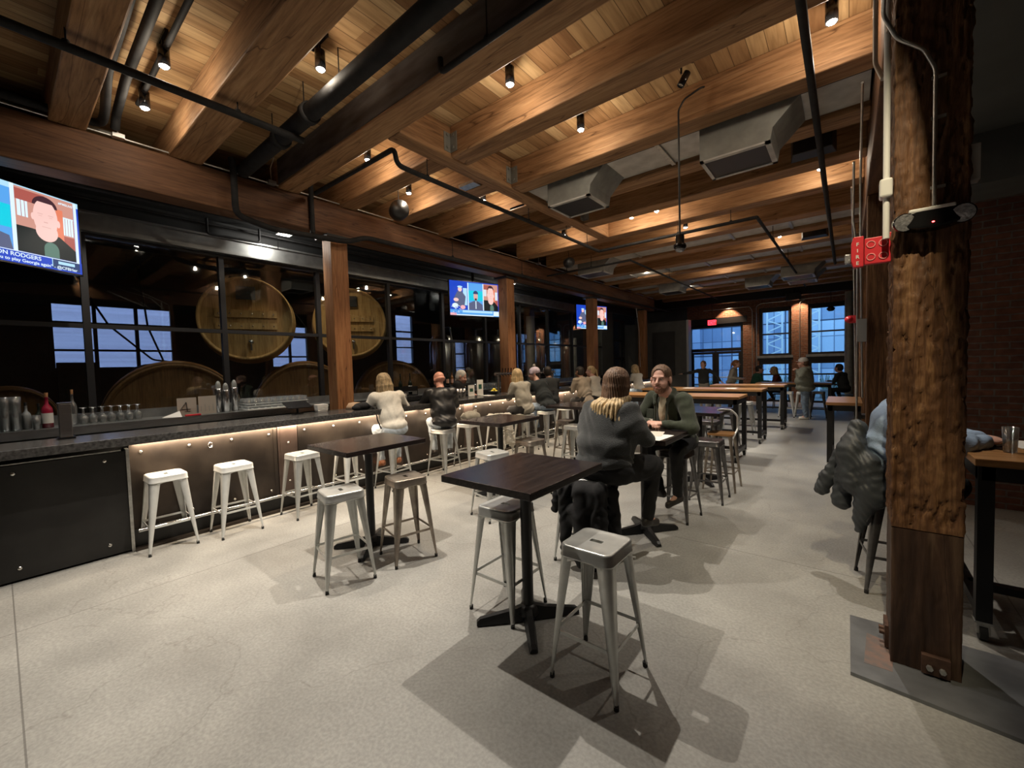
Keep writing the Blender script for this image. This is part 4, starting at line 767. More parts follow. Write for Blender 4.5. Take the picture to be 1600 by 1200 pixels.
# items beyond
tumbler(-5.9, 4.25, 1.181, .036, .15, 'clear water glass on the bar in front of the bald man', 'water_grey', .3); tumbler(-5.95, 4.42, 1.181, .036, .16, 'taller glass behind the water glass of the bald man')
cab = thing('bottle_rack', 'dark wire bottle stand on the back bar beyond the blonde woman', 'rack', (-7.38, 5.5, 1.192)); MB().box(-.14, -.22, .0, .14, .22, .02).box(-.14, -.22, .10, -.13, .22, .2).box(.13, -.22, .10, .14, .22, .2).box(-.14, -.22, .02, -.13, -.21, .2).box(.13, .21, .02, .14, .22, .2).obj('rack_frame', 'black_metal', cab)
for i, (y, m, l, c, nm) in enumerate(((5.38, 'bottle_dark', None, 'black_metal', 'dark green bottle without a label in the wire stand'), (5.63, 'bottle_dark', 'paper', 'black_metal', 'dark bottle with a white label in the wire stand'))): bottle(-7.38, y, 1.214, .40, .04, m, nm, l, c)
shf = thing('bottle_shelf', 'small dark raised shelf for bottles on the back bar right of the bald man', 'shelf', (-7.4, 7.0, 1.192)); MB().box(-.15, -.34, .14, .15, .34, .165).box(-.13, -.32, 0, .13, -.30, .14).box(-.13, .30, 0, .13, .32, .14).obj('shelf_body', 'dark_paint', shf)
for i, (y, m, l) in enumerate(((6.72, 'bottle_dark', 'pink_label'), (6.86, 'bottle_amber', 'pink_label'), (7.0, 'bottle_dark', 'paper'), (7.14, 'bottle_amber', 'pink_label'), (7.27, 'bottle_amber', None))): bottle(-7.38, y, 1.359, .30, .036, m, ['leftmost bottle on the raised shelf right of the bald man', 'second bottle from the left on the raised shelf', 'middle bottle with a white label on the raised shelf', 'fourth bottle on the raised shelf, pink label', 'amber bottle with a tall stopper at the right end of the raised shelf'][i], l, 'black_metal' if i < 4 else 'cork')
for i, (y, h, lab) in enumerate(((6.28, .32, 'taller white leaflet stand on the bar beyond the bald man'), (6.02, .22, 'lower white leaflet stand with green print beyond the bald man'))):
    q = thing('leaflet_stand', lab, 'leaflet', (-5.92, y, 1.181), -.2); MB().box(-.02, -.07, 0, .02, .07, .01).obj('stand_foot', 'white_plastic', q); MB().box(-.004, -.075, .01, .004, .075, h).obj('leaflet', 'paper', q); MB().box(.0045, -.04, h*.4, .005, .04, h*.7).obj('print', 'green_shirt', q)
cn = None
for i in range(10):
    x, y = -5.90+(i % 2)*.085, 5.35+(i//2)*.09
    lb = 'small steel cup, %s in the %s row by the bald man' % (NTH[i//2], ['front', 'back'][1-i % 2])
    if cn is None:
        cn = thing('steel_cup', lb, 'cup', (x, y, 1.181), 0, 'steel cups on the bar'); MB().lathe([(0, 0), (.030, 0), (.036, .17), (.033, .17), (.028, .01), (0, .01)], n=16).obj('cup_body', 'steel', cn)
    else: dup(cn, (x, y, 1.181), None, lb)
fb = thing('garnish_bowl', 'dark bowl of yellow lemons on the bar left of the woman in the grey sweatshirt', 'bowl', (-5.85, 6.62, 1.181)); MB().lathe([(0, 0), (.06, .005), (.12, .07), (.115, .07), (.055, .015), (0, .015)], n=20).obj('bowl_body', 'shirt_charcoal', fb)
lm = None; LL = ['yellow lemon at the left of the dark garnish bowl', 'yellow lemon at the right front of the dark garnish bowl', 'yellow lemon at the back of the dark garnish bowl', 'yellow lemon on top of the others in the dark garnish bowl']
for i, (x, y, z) in enumerate(((-5.85, 6.58, 1.235), (-5.81, 6.66, 1.232), (-5.90, 6.67, 1.235), (-5.85, 6.64, 1.275))):
    if lm is None: lm = MB().sph((0, 0, 0), (.036, .045, .034), 12).obj('lemon', 'lemon', origin=(0, 0, 0)); lm.location = (x, y, z); tag(lm, LL[0], 'lemon', 'lemons in the garnish bowl')
    else: q = lm.copy(); COL.objects.link(q); q.location = (x, y, z); q['label'] = LL[i]
tw = thing('draft_tower', 'steel draft beer tower with a horizontal pipe behind the bar', 'tap', (-5.95, 7.15, 1.181)); [MB().cyl((0, a_, 0), (0, a_, .42), .03).obj('tower_leg', 'steel', tw) for a_ in (-.25, .35)]; MB().cyl((0, -.35, .42), (0, .45, .42), .03).obj('tower_pipe', 'steel', tw)
for i in range(7): MB().cyl((.03, -.25+i*.1, .40), (.08, -.25+i*.1, .36), .008).cyl((.035, -.25+i*.1, .43), (.05, -.25+i*.1, .54), .008, .012).obj('tap_handle', 'black_gloss', tw)
tw2 = dup(tw, (-5.95, 8.7, 1.181), label='second draft tower farther along, by the person in the beige shirt')
bx = MB().box(-.14, -.2, 0, .14, .2, .10); tag(bx.obj('food_tray', 'cardboard', bevel=.004, origin=(0, 0, 0)), 'tan box on the bar left of the person in the beige shirt', 'box').location = (-5.85, 8.75, 1.181)
mc = thing('coffee_machine', 'black machine with a white stand on the back bar beyond the bobble hat', 'machine', (-7.3, 10.6, 1.192)); MB().box(-.15, -.2, 0, .15, .2, .25).sph((0, 0, .38), .14, 14).obj('machine_body', 'black_gloss', mc, bevel=.01)
for i, (y, lab) in enumerate(((8.35, 'white plate on the bar in front of the person in the bobble hat'), (6.2, 'white napkin sheet on the bar left of the lemons'), (3.95, 'bar mat in front of the blonde woman'))):
    tag(MB().box(-5.75, y-.09, 1.181, -5.55, y+.12, 1.187).obj('bar_mat' if i == 2 else 'paper_sheet', 'dark_paint' if i == 2 else 'paper'), lab, 'sheet' if i < 2 else 'mat')

for (y, nm) in ((3.05, 'shining on the steel channel left of the nearest post'), (8.9, 'added under the header past the second post to light the channel')):  # the farther lamp is an added source that brightens the steel channel
    tag(MB().cyl((-7.10, y, 4.02), (-7.10, y, 4.13), .05).box(-7.18, y-.10, 3.99, -7.02, y+.10, 4.03).obj('utility_lamp', 'white_plastic'), 'small white work lamp '+nm, 'lamp')
    L = bpy.data.lights.new('utility_lamp_glow', 'POINT'); L.energy = 16; L.color = (1, .95, .85); L.shadow_soft_size = .04; o = bpy.data.objects.new('utility_lamp_glow', L); o.location = (-7.10, y, 3.94); COL.objects.link(o)
# ================================================================ TELEVISIONS
def scr(name, c, s=1.0):
    if name not in MATS: emit(name, c, s)
    return name
S = .80
for n_, c in dict(s_sky=(.10, .38, .85), s_cyan=(.0, .62, .78), s_blue=(.01, .06, .55), s_navy=(.02, .05, .16), s_white=(.75, .9, 1), s_skin=(.95, .60, .55), s_skin2=(.72, .42, .38), s_red=(.42, .10, .08), s_wood=(.62, .30, .24), s_orange=(.80, .22, .12), s_black=(.006, .012, .014), s_green=(.10, .20, .16), s_hair=(.06, .02, .03), s_pale=(.45, .75, .95), s_grey=(.10, .12, .22), s_pink=(.9, .45, .5)).items(): scr(n_, c, S)
SM = ['s_sky', 's_cyan', 's_blue', 's_navy', 's_white', 's_skin', 's_skin2', 's_red', 's_wood', 's_orange', 's_black', 's_green', 's_hair', 's_pale', 's_grey', 's_pink']
IX = {n: i for i, n in enumerate(SM)}
def tv(cx, cy, cz, w, h, yawd, tilt, label, kind):
    t = thing('television', label, 'television', (cx, cy, cz)); t.rotation_euler = (math.radians(tilt), 0, math.radians(yawd))
    # local: x right across the screen, z up, screen faces -y
    MB().box(-w/2-.018, 0, -h/2-.02, w/2+.018, .05, h/2+.018).obj('casing', 'black_gloss', t, bevel=.004)
    MB().box(-.12, .05, -.1, .12, .12, .1).bar((0, .09, 0), (0, .09, h/2+.55), .05, .05).obj('mount', 'black_metal', t)
    b = MB(); lay = [0]
    def q(pts, m):    # pts 0..1
        lay[0] += 1; y = -.001-.00012*lay[0]; b.add([(-w/2+w*u, y, -h/2+h*v) for u, v in pts], [tuple(range(len(pts)))], IX[m])
    def R(u0, v0, u1, v1, m): q([(u0, v0), (u1, v0), (u1, v1), (u0, v1)], m)
    def E_(u, v, ru, rv, m, a0=0, a1=360, n=26): q([(u+ru*math.cos(math.radians(a0+(a1-a0)*k/n)), v+rv*math.sin(math.radians(a0+(a1-a0)*k/n))) for k in range(n if a1-a0 == 360 else n+1)], m)
    def speaker(u0, u1, v0, v1):     # the man in the dark tee before bookshelves
        U = lambda f: u0+(u1-u0)*f; V = lambda f: v0+(v1-v0)*f; rw, rh = u1-u0, v1-v0
        R(u0, v0, u1, v1, 's_wood'); R(U(0), V(.8), U(.5), V(.97), 's_red'); R(U(.03), V(.55), U(.2), V(.8), 's_white'); R(U(.09), V(.55), U(.10), V(.8), 's_red'); R(U(.15), V(.55), U(.16), V(.8), 's_red')
        R(U(.68), V(.25), U(.80), V(.82), 's_orange'); R(U(.80), V(.42), U(.99), V(.72), 's_white'); [R(U(.83+.05*k), V(.42), U(.838+.05*k), V(.70), 's_red') for k in range(4)]; R(U(.8), V(.15), U(.99), V(.4), 's_red')
        q([(U(0), V(0)), (U(1), V(0)), (U(1), V(.18)), (U(.72), V(.36)), (U(.25), V(.40)), (U(0), V(.40))], 's_black')
        E_(U(.5), V(.40), rw*.19, rh*.16, 's_skin'); E_(U(.49), V(.80), rw*.215, rh*.16, 's_hair', 0, 180)
        E_(U(.49), V(.62), rw*.21, rh*.30, 's_skin'); E_(U(.275), V(.60), rw*.03, rh*.055, 's_skin'); E_(U(.71), V(.57), rw*.03, rh*.06, 's_skin')
        E_(U(.49), V(.86), rw*.15, rh*.065, 's_hair', 0, 180)
        for f in (.40, .58): R(U(f-.045), V(.665), U(f+.045), V(.675), 's_skin2'); R(U(f-.03), V(.635), U(f+.03), V(.642), 's_skin2')
        R(U(.455), V(.54), U(.525), V(.555), 's_skin2'); R(U(.42), V(.465), U(.57), V(.475), 's_skin2')
        E_(U(.56), V(.12), rw*.13, rh*.12, 's_green', 0, 180); R(U(.43), V(0), U(.69), V(.12), 's_green')
    def guest(u0, u1, v0, v1):
        U = lambda f: u0+(u1-u0)*f; V = lambda f: v0+(v1-v0)*f; rw, rh = u1-u0, v1-v0
        R(u0, v0, u1, v1, 's_sky'); R(U(0), V(.35), U(1), V(.72), 's_cyan')
        q([(U(0), V(0)), (U(1), V(0)), (U(.97), V(.22)), (U(.62), V(.34)), (U(.36), V(.34)), (U(.02), V(.25))], 's_grey'); E_(U(.5), V(.52), rw*.15, rh*.17, 's_skin2'); E_(U(.5), V(.60), rw*.18, rh*.12, 's_navy', 0, 180); R(U(.43), V(.36), U(.57), V(.44), 's_hair'); R(U(.47), V(.05), U(.53), V(.34), 's_white')
    R(0, 0, 1, 1, 's_blue')
    if kind == 'wide':
        guest(.02, .575, .16, .93); R(0, .93, 1, 1, 's_pale'); speaker(.60, .965, .16, .985); R(.575, .12, .60, 1, 's_white'); R(.965, .12, .985, .985, 's_white')
        R(0, .0, 1, .155, 's_blue'); R(.0, .145, .985, .155, 's_white'); R(.80, .02, .985, .145, 's_navy'); R(.80, .04, .805, .145, 's_pale'); R(.84, .085, .95, .125, 's_pale')
    else:
        speaker(.68, .985, .17, .97); guest(.37, .66, .17, .97); R(.02, .17, .35, .97, 's_blue'); R(.26, .3, .34, .8, 's_pale'); q([(.10, .25), (.28, .25), (.31, .55), (.24, .70), (.15, .70), (.08, .5)], 's_grey'); E_(.20, .76, .04, .07, 's_skin'); E_(.12, .45, .05, .05, 's_skin'); E_(.2, .83, .05, .03, 's_pale')
        E_(.10, .28, .06, .07, 's_white'); E_(.25, .24, .05, .06, 's_pink'); R(0, 0, 1, .165, 's_sky'); R(0, 0, .12, .07, 's_pink'); R(.24, .09, .86, .155, 's_pale'); R(.88, .02, 1, .155, 's_white'); R(.12, .0, .88, .03, 's_white'); R(.66, .17, .68, .97, 's_white'); R(.35, .17, .37, .97, 's_white')
        rr = random.Random(3)
        for k in range(26): u = rr.uniform(.02, .22); v = rr.uniform(.04, .28); R(u, v, u+.03, v+.012, 's_white' if k % 2 else 's_blue')
    b.obj('screen', SM, t)
    if kind == 'wide':
        M = Matrix.Translation((-w/2, -.0075, -h/2)) @ Matrix.Rotation(PI/2, 4, 'X')
        def tx(s_, u, v, sz, al='LEFT', bold=True, nm_='screen_caption'): text(s_, sz, M @ Matrix.Translation((w*u, h*v, 0)), 's_white', t, nm_, .0003, bold, al)
        tx('AARON RODGERS', .40, .082, .060); tx('you to play Georgia again" - @CFBHer', .965, .022, .047, 'RIGHT', nm_='screen_ticker'); tx('#PMSLIVE', .865, .915, .034, nm_='screen_hashtag')
    return t
tv(-6.93, .095, 3.455, 1.50, .85, 122, 0, 'nearest television at the left edge, showing a man in a dark shirt with a caption', 'wide')
tv(-6.86, 7.20, 3.37, 1.30, .79, 72, 0, 'middle television above the bar with a three-way split picture', 'split')
tv(-6.86, 13.0, 3.37, 1.42, .80, 72, 0, 'farthest television, half hidden by the third post', 'split')
# ================================================================ CEILING HARDWARE
def pipes(name, label, cat, paths, m='pipe_black', hang=[]):
    b = MB()
    for pts, r in paths: b.tube(pts, r, 12)
    for (x, y, z0, z1) in hang: b.cyl((x, y, z0), (x, y, z1), .006, n=6); b.lathe([(.02, -.03), (.035, 0), (.02, .03)], (x, y, z0), 8)
    return tag(b.obj(name, m), label, cat)
pipes('pipe', 'long black pipe crossing under the nearest beams along the bar', 'pipe', [([(-4.60, -3.0, 4.26), (-4.60, 2.22, 4.26)], .035)], hang=[(-4.6, .46, 4.28, 4.40), (-4.6, 1.6, 4.28, 4.40)])
pipes('drain_pipe', 'thick black drain pipe running between two cross beams', 'pipe', [([(-6.2, 2.18, 4.42), (-5.3, 2.16, 4.40), (.1, 2.12, 4.38)], .085)], hang=[(-5.2, 2.16, 4.42, 4.76), (-4.4, 2.15, 4.42, 4.76), (-3.7, 2.15, 4.42, 4.76), (-1.8, 2.13, 4.42, 4.76)])
b = MB(); b.lathe([(.085, -.04), (.105, -.04), (.105, .04), (.085, .04)], n=16, M=Matrix.Translation((-5.0, 2.16, 4.40)) @ Matrix.Rotation(PI/2, 4, 'Y')); b.lathe([(.085, -.04), (.105, -.04), (.105, .04), (.085, .04)], n=16, M=Matrix.Translation((-4.3, 2.15, 4.40)) @ Matrix.Rotation(PI/2, 4, 'Y')); tag(b.obj('pipe_coupling', 'pipe_black'), 'pair of collars round the thick drain pipe', 'coupling')
pipes('pipe', 'pair of black pipes bending down to the header at the top left', 'pipe', [([(-2.5, .74, 4.62), (-5.4, .80, 4.62), (-5.95, .84, 4.45), (-6.2, .84, 4.45), (-6.2, -3, 4.45)], .04), ([(-2.4, .90, 4.62), (-5.4, .93, 4.62), (-6.1, .95, 4.55), (-6.2, .95, 4.45)], .04)])
pipes('pipe', 'straight black track pipe holding the two brightest can lights', 'pipe', [([(-2.3, 1.08, 4.66), (-5.9, 1.10, 4.66)], .024)])
pipes('sprinkler_pipe', 'black sprinkler pipe coming off the header with a dropped elbow by the trimmer beam', 'pipe', [([(-6.0, 3.04, 4.34), (-4.13, 3.06, 4.34), (-4.13, 3.08, 4.16), (-4.14, 3.40, 4.16)], .030)])
pipes('sprinkler_pipe', 'black sprinkler pipe running lengthwise just left of the trimmer beam', 'pipe', [([(-4.14, 3.40, 4.16), (-4.14, 8.22, 4.16)], .030)], hang=[(-4.14, 3.55, 4.17, 4.40), (-4.14, 5.7, 4.17, 4.56), (-4.14, 6.9, 4.17, 4.40), (-4.14, 7.7, 4.17, 4.76)])
pipes('sprinkler_pipe', 'black sprinkler pipe crossing below the beams behind the pendant rod', 'pipe', [([(-4.14, 8.22, 4.16), (-1.20, 8.22, 4.16)], .030)], hang=[(-2.5, 8.22, 4.17, 4.40), (-1.6, 8.22, 4.17, 4.40)])
pipes('sprinkler_pipe', 'sprinkler pipe running away to the end wall right of the pendant rod', 'pipe', [([(-1.20, 8.22, 4.16), (-1.10, 17.2, 4.16)], .026)], hang=[(-1.18, 10.0, 4.17, 4.76), (-1.15, 12.4, 4.17, 4.76)])
pipes('sprinkler_pipe', 'short black pipe under the charred beam with an upturned end', 'pipe', [([(-2.74, 2.54, 4.42), (-2.74, 2.54, 4.30), (-2.3, 2.54, 4.30), (-1.0, 2.54, 4.30), (-1.0, 2.54, 4.7)], .026)], hang=[(-2.2, 2.54, 4.31, 4.76)])
pipes('sprinkler_pipe', 'black pipe running away above the right side of the room', 'pipe', [([(-.26, -2.5, 4.22), (-.26, 14.0, 4.22)], .032)], hang=[(-.26, 3.3, 4.23, 4.76), (-.26, 5.5, 4.23, 4.76), (-.26, 9, 4.23, 4.76)])
pipes('conduit', 'thin pale conduit clipped along the top of the bar header', 'pipe', [([(-6.27, -3, 4.40), (-6.27, 17.2, 4.40)], .010)], 'conduit')
for i, (y, lab) in enumerate(((.98, 'small junction box with a thin cable on the header, below the bright can lights'), (2.55, 'small junction box on the header by the charred beam'), (4.62, 'small junction box on the header beneath the round black speaker'), (5.75, 'junction box on the header between the first two posts'), (9.0, 'junction box on the header past the second post'))):
    b = MB().box(-6.31, y-.05, 4.385, -6.22, y+.05, 4.43); b.tube([(-6.26, y, 4.43), (-6.25, y-.01, 4.6), (-6.22, y+.03, 4.75)], .006); tag(b.obj('junction_box', 'conduit'), lab, 'box')
pipes('sprinkler_pipe', 'black pipe dropping over the header and running along its lower edge', 'pipe', [([(-6.24, 2.06, 4.55), (-6.18, 2.06, 4.4), (-6.18, 2.06, 3.82), (-6.18, 2.5, 3.74), (-6.18, 3.6, 3.80), (-6.20, 3.95, 3.95), (-6.20, 16.9, 3.98), (-6.1, 19.0, 3.98)], .04)], hang=[(-6.2, 5.9, 3.99, 4.3), (-6.2, 8.2, 3.99, 4.3)])
pipes('sprinkler_pipe', 'black pipe running across under the beams to meet the header past the second post', 'pipe', [([(-6.2, 9.3, 4.12), (-3.9, 9.3, 4.12)], .024)], hang=[(-5.6, 9.3, 4.13, 4.42), (-4.9, 9.3, 4.13, 4.42)])
pipes('sprinkler_pipe', 'pipe running away to the end wall left of the pendant camera', 'pipe', [([(-3.9, 9.3, 4.12), (-3.9, 17.5, 4.12)], .024)], hang=[(-3.9, 12, 4.13, 4.76)])
pipes('pipe', 'black vertical pipe strapped on the header just left of the nearest post', 'pipe', [([(-6.26, 3.10, 4.7), (-6.26, 3.10, 3.84)], .035)])
pipes('conduit', 'grey service conduits high above the bar at the top left', 'pipe', [([(-6.9, -3, 4.52), (-6.9, 1.1, 4.52), (-6.9, 1.1, 4.3)], .05), ([(-6.75, -3, 4.62), (-6.75, 1.0, 4.62)], .02)], 'duct_grey')
pipes('conduit', 'conduits and brackets under the ceiling between the header and the glass', 'pipe', [([(-7.45, -3, 4.02), (-7.45, 15, 4.02)], .014), ([(-7.2, -3, 4.08), (-7.2, 15, 4.08)], .03), ([(-7.3, 2.05, 4.05), (-7.3, 2.05, 3.82), (-7.3, 2.75, 3.84), (-7.3, 2.75, 4.05)], .018), ([(-7.0, 2.9, 4.1), (-7.0, 2.9, 3.7)], .004)], 'pipe_black')
struct(MB().box(-7.6, -3.6, 4.12, -6.62, 17.3, 4.16).obj('ceiling_bar', 'dark_paint'))
# can lights
CAN = [(-4.74, 1.08, 'brightest black can light at the upper left'), (-5.62, 1.10, 'second can light at the upper left, closer to the header'), (-3.75, 2.0, 'grey can light cut by the top edge of the photo'), (-2.58, 3.30, 'bright black can light between the first two hung beams, left of centre'), (-2.45, 4.46, 'glowing can light on the deck after the first hung beam'), (-1.30, 4.44, 'black can light turned away, right of the glowing one on the same deck strip'), (-.11, 4.46, 'bright can light by the right header at the top of the photo'), (-4.69, 5.20, 'can light beside the sprinkler pipe left of the trimmer beam'), (-5.35, 4.20, 'small dim can light above the round black speaker'), (-.32, 7.72, 'can light shining beside the right-hand black pipe'), (-2.72, 7.72, 'tiny can light seen past the pendant rod'), (-3.2, 7.72, 'tiny can light left of the pendant rod'), (-4.9, 3.20, 'can light hidden above the near bar stools'), (-4.7, 7.72, 'can light over the bar by the second post'), (-4.7, 10.05, 'can light over the bar past the second post'), (-2.6, 9.05, 'can light over the nearest communal table'), (-1.2, 11.25, 'can light over the middle communal table'), (-4.7, 12.4, 'can light over the bar by the third post'), (-2.9, 13.5, 'can light over the third communal table'), (-.9, 14.65, 'can light over the standing man'), (-4.4, 15.7, 'can light at the far end of the bar')]
c0 = None
for i, (x, y, lab) in enumerate(CAN):
    if i != 5:
        L = bpy.data.lights.new('can_light_spill', 'POINT'); L.energy = 6 if i < 3 else 10; L.color = (1, .84, .64); L.shadow_soft_size = .03; o = bpy.data.objects.new('can_light_spill', L); o.location = (x, y, 4.44); COL.objects.link(o)
    if i == 5:
        t = thing('can_light', lab, 'lamp', (x, y, 4.52), .6, 'can lights on the ceiling'); M = Matrix.Rotation(.5, 4, 'Y')
        MB().lathe([(.0, .12), (.035, .12), (.035, -.02), (.028, -.02), (.028, .0)], n=16, M=M).obj('housing', 'black_gloss', t); MB().box(-.12, -.012, .20, .12, .012, .235).cyl((0, 0, .1), (0, 0, .21), .01).obj('track', 'black_gloss', t); MB().lathe([(0, -.01), (.028, -.01)], n=16, M=M).obj('lamp_glass', 'bolt_steel', t); continue
    if c0 is None:
        c0 = thing('can_light', lab, 'lamp', (x, y, 4.52), 0, 'can lights on the ceiling')
        MB().lathe([(0, .15), (.045, .15), (.045, -.015), (.038, -.015), (.038, .02)], n=18).obj('housing', 'black_gloss', c0); MB().lathe([(0, -.034), (.014, -.032), (.028, -.024), (.036, -.012), (.037, .0)], n=16).obj('lamp_glass', 'lamp_face', c0); MB().cyl((0, 0, .15), (0, 0, .235), .012, n=8).box(-.14, -.014, .215, .14, .014, .24).obj('track', 'black_gloss', c0)
    else: dup(c0, (x, y, 4.52), None, lab)
# fan-coil duct boxes and their pale panels
def duct(x0, x1, y0, y1, z0, label, side=1):
    t = thing('duct_box', label, 'duct', ((x0+x1)/2, (y0+y1)/2, z0)); w, l = x1-x0, y1-y0; H = 4.70-z0
    poly = [(-w/2, 0), (w/2-.02, 0), (w/2+.0, .12), (w/2+.24, .36), (w/2+.24, H), (-w/2, H)]
    M = Matrix(((1, 0, 0, 0), (0, 0, 1, 0), (0, 1, 0, 0), (0, 0, 0, 1)))
    MB().prism(poly, -l/2, l/2, M=M).obj('duct_body', 'duct_grey', t)
    MB().box(-w/2+.04, -l/2+.05, -.010, w/2-.06, l/2-.05, .0).obj('grille', 'window_black', t)
    f = MB(); f.box(-w/2, -l/2, -.02, w/2-.02, -l/2+.05, 0); f.box(-w/2, l/2-.05, -.02, w/2-.02, l/2, 0); f.box(-w/2, -l/2, -.02, -w/2+.04, l/2, 0); f.box(w/2-.07, -l/2, -.02, w/2-.02, l/2, 0); f.obj('grille_frame', 'duct_panel', t); return t
duct(-3.45, -2.75, 5.24, 5.86, 4.10, 'grey duct box hanging by the trimmer beam, left of the pendant rod')
duct(-1.34, -.62, 5.24, 5.86, 4.06, 'largest grey duct box with a dark grille, right of the pendant rod')
duct(-5.55, -4.8, 9.78, 10.36, 4.12, 'grey duct box left of the pendant, over the bar')
duct(-5.0, -4.3, 14.3, 15.0, 4.12, 'small duct box over the far end of the bar')
duct(-2.6, -1.9, 15.4, 16.1, 4.12, 'duct box above the exit side near the end wall')
duct(-1.5, -.7, 14.3, 15.0, 4.10, 'duct box at the far right, nearer of the stacked pair')
duct(-1.45, -.7, 15.4, 16.1, 4.12, 'duct box at the far right, farther of the stacked pair')
for i, (x0, x1, y0, y1) in enumerate(((-3.84, .17, 5.20, 5.90), (-6.2, .17, 9.74, 10.40), (-6.2, .17, 12.0, 12.76), (-6.2, .17, 14.27, 15.03), (-6.2, .17, 15.37, 16.18))):
    t = thing('flat_duct', 'pale sheet-metal panel strip between the %s pair of beams it fills, counting from the camera' % ORD[i], 'duct', ((x0+x1)/2, (y0+y1)/2, 4.44))
    w, l = x1-x0, y1-y0; MB().box(-w/2, -l/2+.06, 0, w/2, l/2, .03).obj('panel_sheet', 'duct_panel', t)
    n = int(w/1.2)
    for k in range(1, n+1): x = -w/2+w*k/(n+1); MB().box(x-.025, -l/2+.03, -.03, x+.025, l/2, -.02).box(x-.025, -l/2+.03, -.02, x-.015, l/2, 0).box(x+.015, -l/2+.03, -.02, x+.025, l/2, 0).obj('strap', 'galv', t)
    MB().box(-w/2, -l/2, -.02, w/2, -l/2+.06, .2).obj('edge_channel', 'dark_paint', t)
def speaker_(x, y, z, label, rz=0, s=1):
    t = thing('ceiling_speaker', label, 'speaker', (x, y, z), rz); M = Matrix.Rotation(PI/2, 4, 'X') @ Matrix.Diagonal((s, s, s, 1))
    MB().lathe([(0, -.14), (.10, -.14), (.14, -.10), (.15, .05), (.12, .13), (.0, .14)], n=20, M=M).obj('speaker_body', 'black_metal', t); MB().tube([(0, 0, .1), (0, .02, .3), (.05, .02, 4.75-z)], .006).obj('cable', 'black_metal', t); return t
speaker_(-5.55, 4.15, 4.28, 'round black speaker hanging above the header past the nearest post', 1.2)
speaker_(-5.2, 8.75, 4.20, 'small black speaker above the bar past the second post', 1.2, .8)
for (x, y, z, lab) in ((-.35, 6.6, 4.32, 'black speaker box tucked behind the largest duct box'), (-.55, 11.0, 4.30, 'black speaker box on a far beam at the right'), (-1.6, 19.0, 3.95, 'black speaker box on the steel beam above the end windows')):
    tag(MB().prism([(-.2, -.12), (.2, -.12), (.24, .13), (-.24, .13)], 0, .28).box(-.02, -.02, .28, .02, .02, 4.765-z).obj('speaker_box', 'black_metal', origin=(0, 0, 0), bevel=.01), lab, 'speaker').location = (x, y, z)
# pendant camera on a bent rod
t = thing('pendant_camera', 'black dome camera hanging on a long rod from the ceiling', 'camera', (-1.44, 4.80, 3.02)); MB().tube([(0, 0, .1), (0, 0, 1.46), (.06, .01, 1.56), (.22, .06, 1.64), (.24, .11, 1.66)], .010).obj('rod', 'black_metal', t)
MB().lathe([(0, .12), (.045, .12), (.047, .03), (.066, .02), (.066, -.01), (.05, -.03)], n=20).obj('camera_body', 'black_gloss', t); MB().lathe([(.05, -.03), (.042, -.05), (.018, -.062), (0, -.064)], n=20).obj('dome', 'lens_grey', t)
t = thing('pendant_camera', 'small black pendant in front of the right end window', 'camera', (-.46, 18.6, 3.45)); MB().cyl((0, 0, .05), (0, 0, 1.3), .008).obj('rod', 'black_metal', t); MB().lathe([(0, .1), (.06, .1), (.12, .04), (.12, 0), (.07, -.06), (0, -.07)], n=16).obj('camera_body', 'black_gloss', t)
# junction plates under left beams
for i, (y, lab) in enumerate(((4.9, 'first'), (6.1, 'second'), (7.3, 'third'))): tag(MB().box(-4.45, y-.5, 4.39, -4.15, y-.2, 4.43).obj('steel_plate', 'galv'), lab+' pale metal plate tucked between the short beams beside the trimmer beam', 'plate')
# ================================================================ RIGHT COLUMN HARDWARE
t = thing('emergency_light', 'black twin-head emergency light with a red indicator on the near column', 'lamp', (.335, 3.07, 2.44), 0); t.scale = (.9, .9, .9)
b = MB(); b.add(*[(lambda P_: ([(x, y, z) for y in (.04, -.07) for x, z in P_], [tuple(range(len(P_))), tuple(range(2*len(P_)-1, len(P_)-1, -1))]+[((i+1) % len(P_), i, i+len(P_), (i+1) % len(P_)+len(P_)) for i in range(len(P_))]))([(.15*math.cos(a), .052*math.sin(a)+(.012 if math.sin(a) > 0 else 0)) for a in [2*PI*i/28 for i in range(28)]])][0])
b.obj('lamp_body', 'black_gloss', t, bevel=.012)
MB().box(-.10, -.072, .045, .09, .03, .066).obj('top_cover', 'white_plastic', t, bevel=.006)
for sx in (-1, 1):
    M = Matrix.Translation((sx*.118, -.065, .0)) @ Matrix.Rotation(PI/2+.2, 4, 'X') @ Matrix.Rotation(-sx*.25, 4, 'Y')
    h = MB().lathe([(.0, -.05), (.045, -.04), (.052, .0), (.050, .012)], n=22, M=M).obj('lamp_head', 'black_gloss', t); MB().lathe([(0, .014), (.047, .010)], n=22, M=M).obj('lens', 'lens_grey', h)
MB().sph((0.0, -.074, -.022), (.006, .003, .004), 8).obj('indicator', 'red_led', t)
pipes('conduit', 'galvanised conduit bending across the near column and down to the emergency light', 'pipe', [([(.15, 2.6, 3.95), (.14, 3.04, 3.55), (.20, 3.075, 3.42), (.30, 3.075, 3.32), (.345, 3.075, 3.2), (.345, 3.075, 2.5)], .0095)], 'conduit')
b = MB(); [b.box(.33, 3.07, z, .385, 3.08, z+.015) for z in (2.6, 2.95, 3.15)]; tag(b.obj('conduit_clip', 'conduit'), 'metal clips holding the conduit to the near column face', 'clip')
pipes('conduit', 'thick white conduit down the left edge of the near column to the red alarm box', 'pipe', [([(.165, 3.14, 3.9), (.165, 3.14, 2.4)], .015)], 'white_paint')
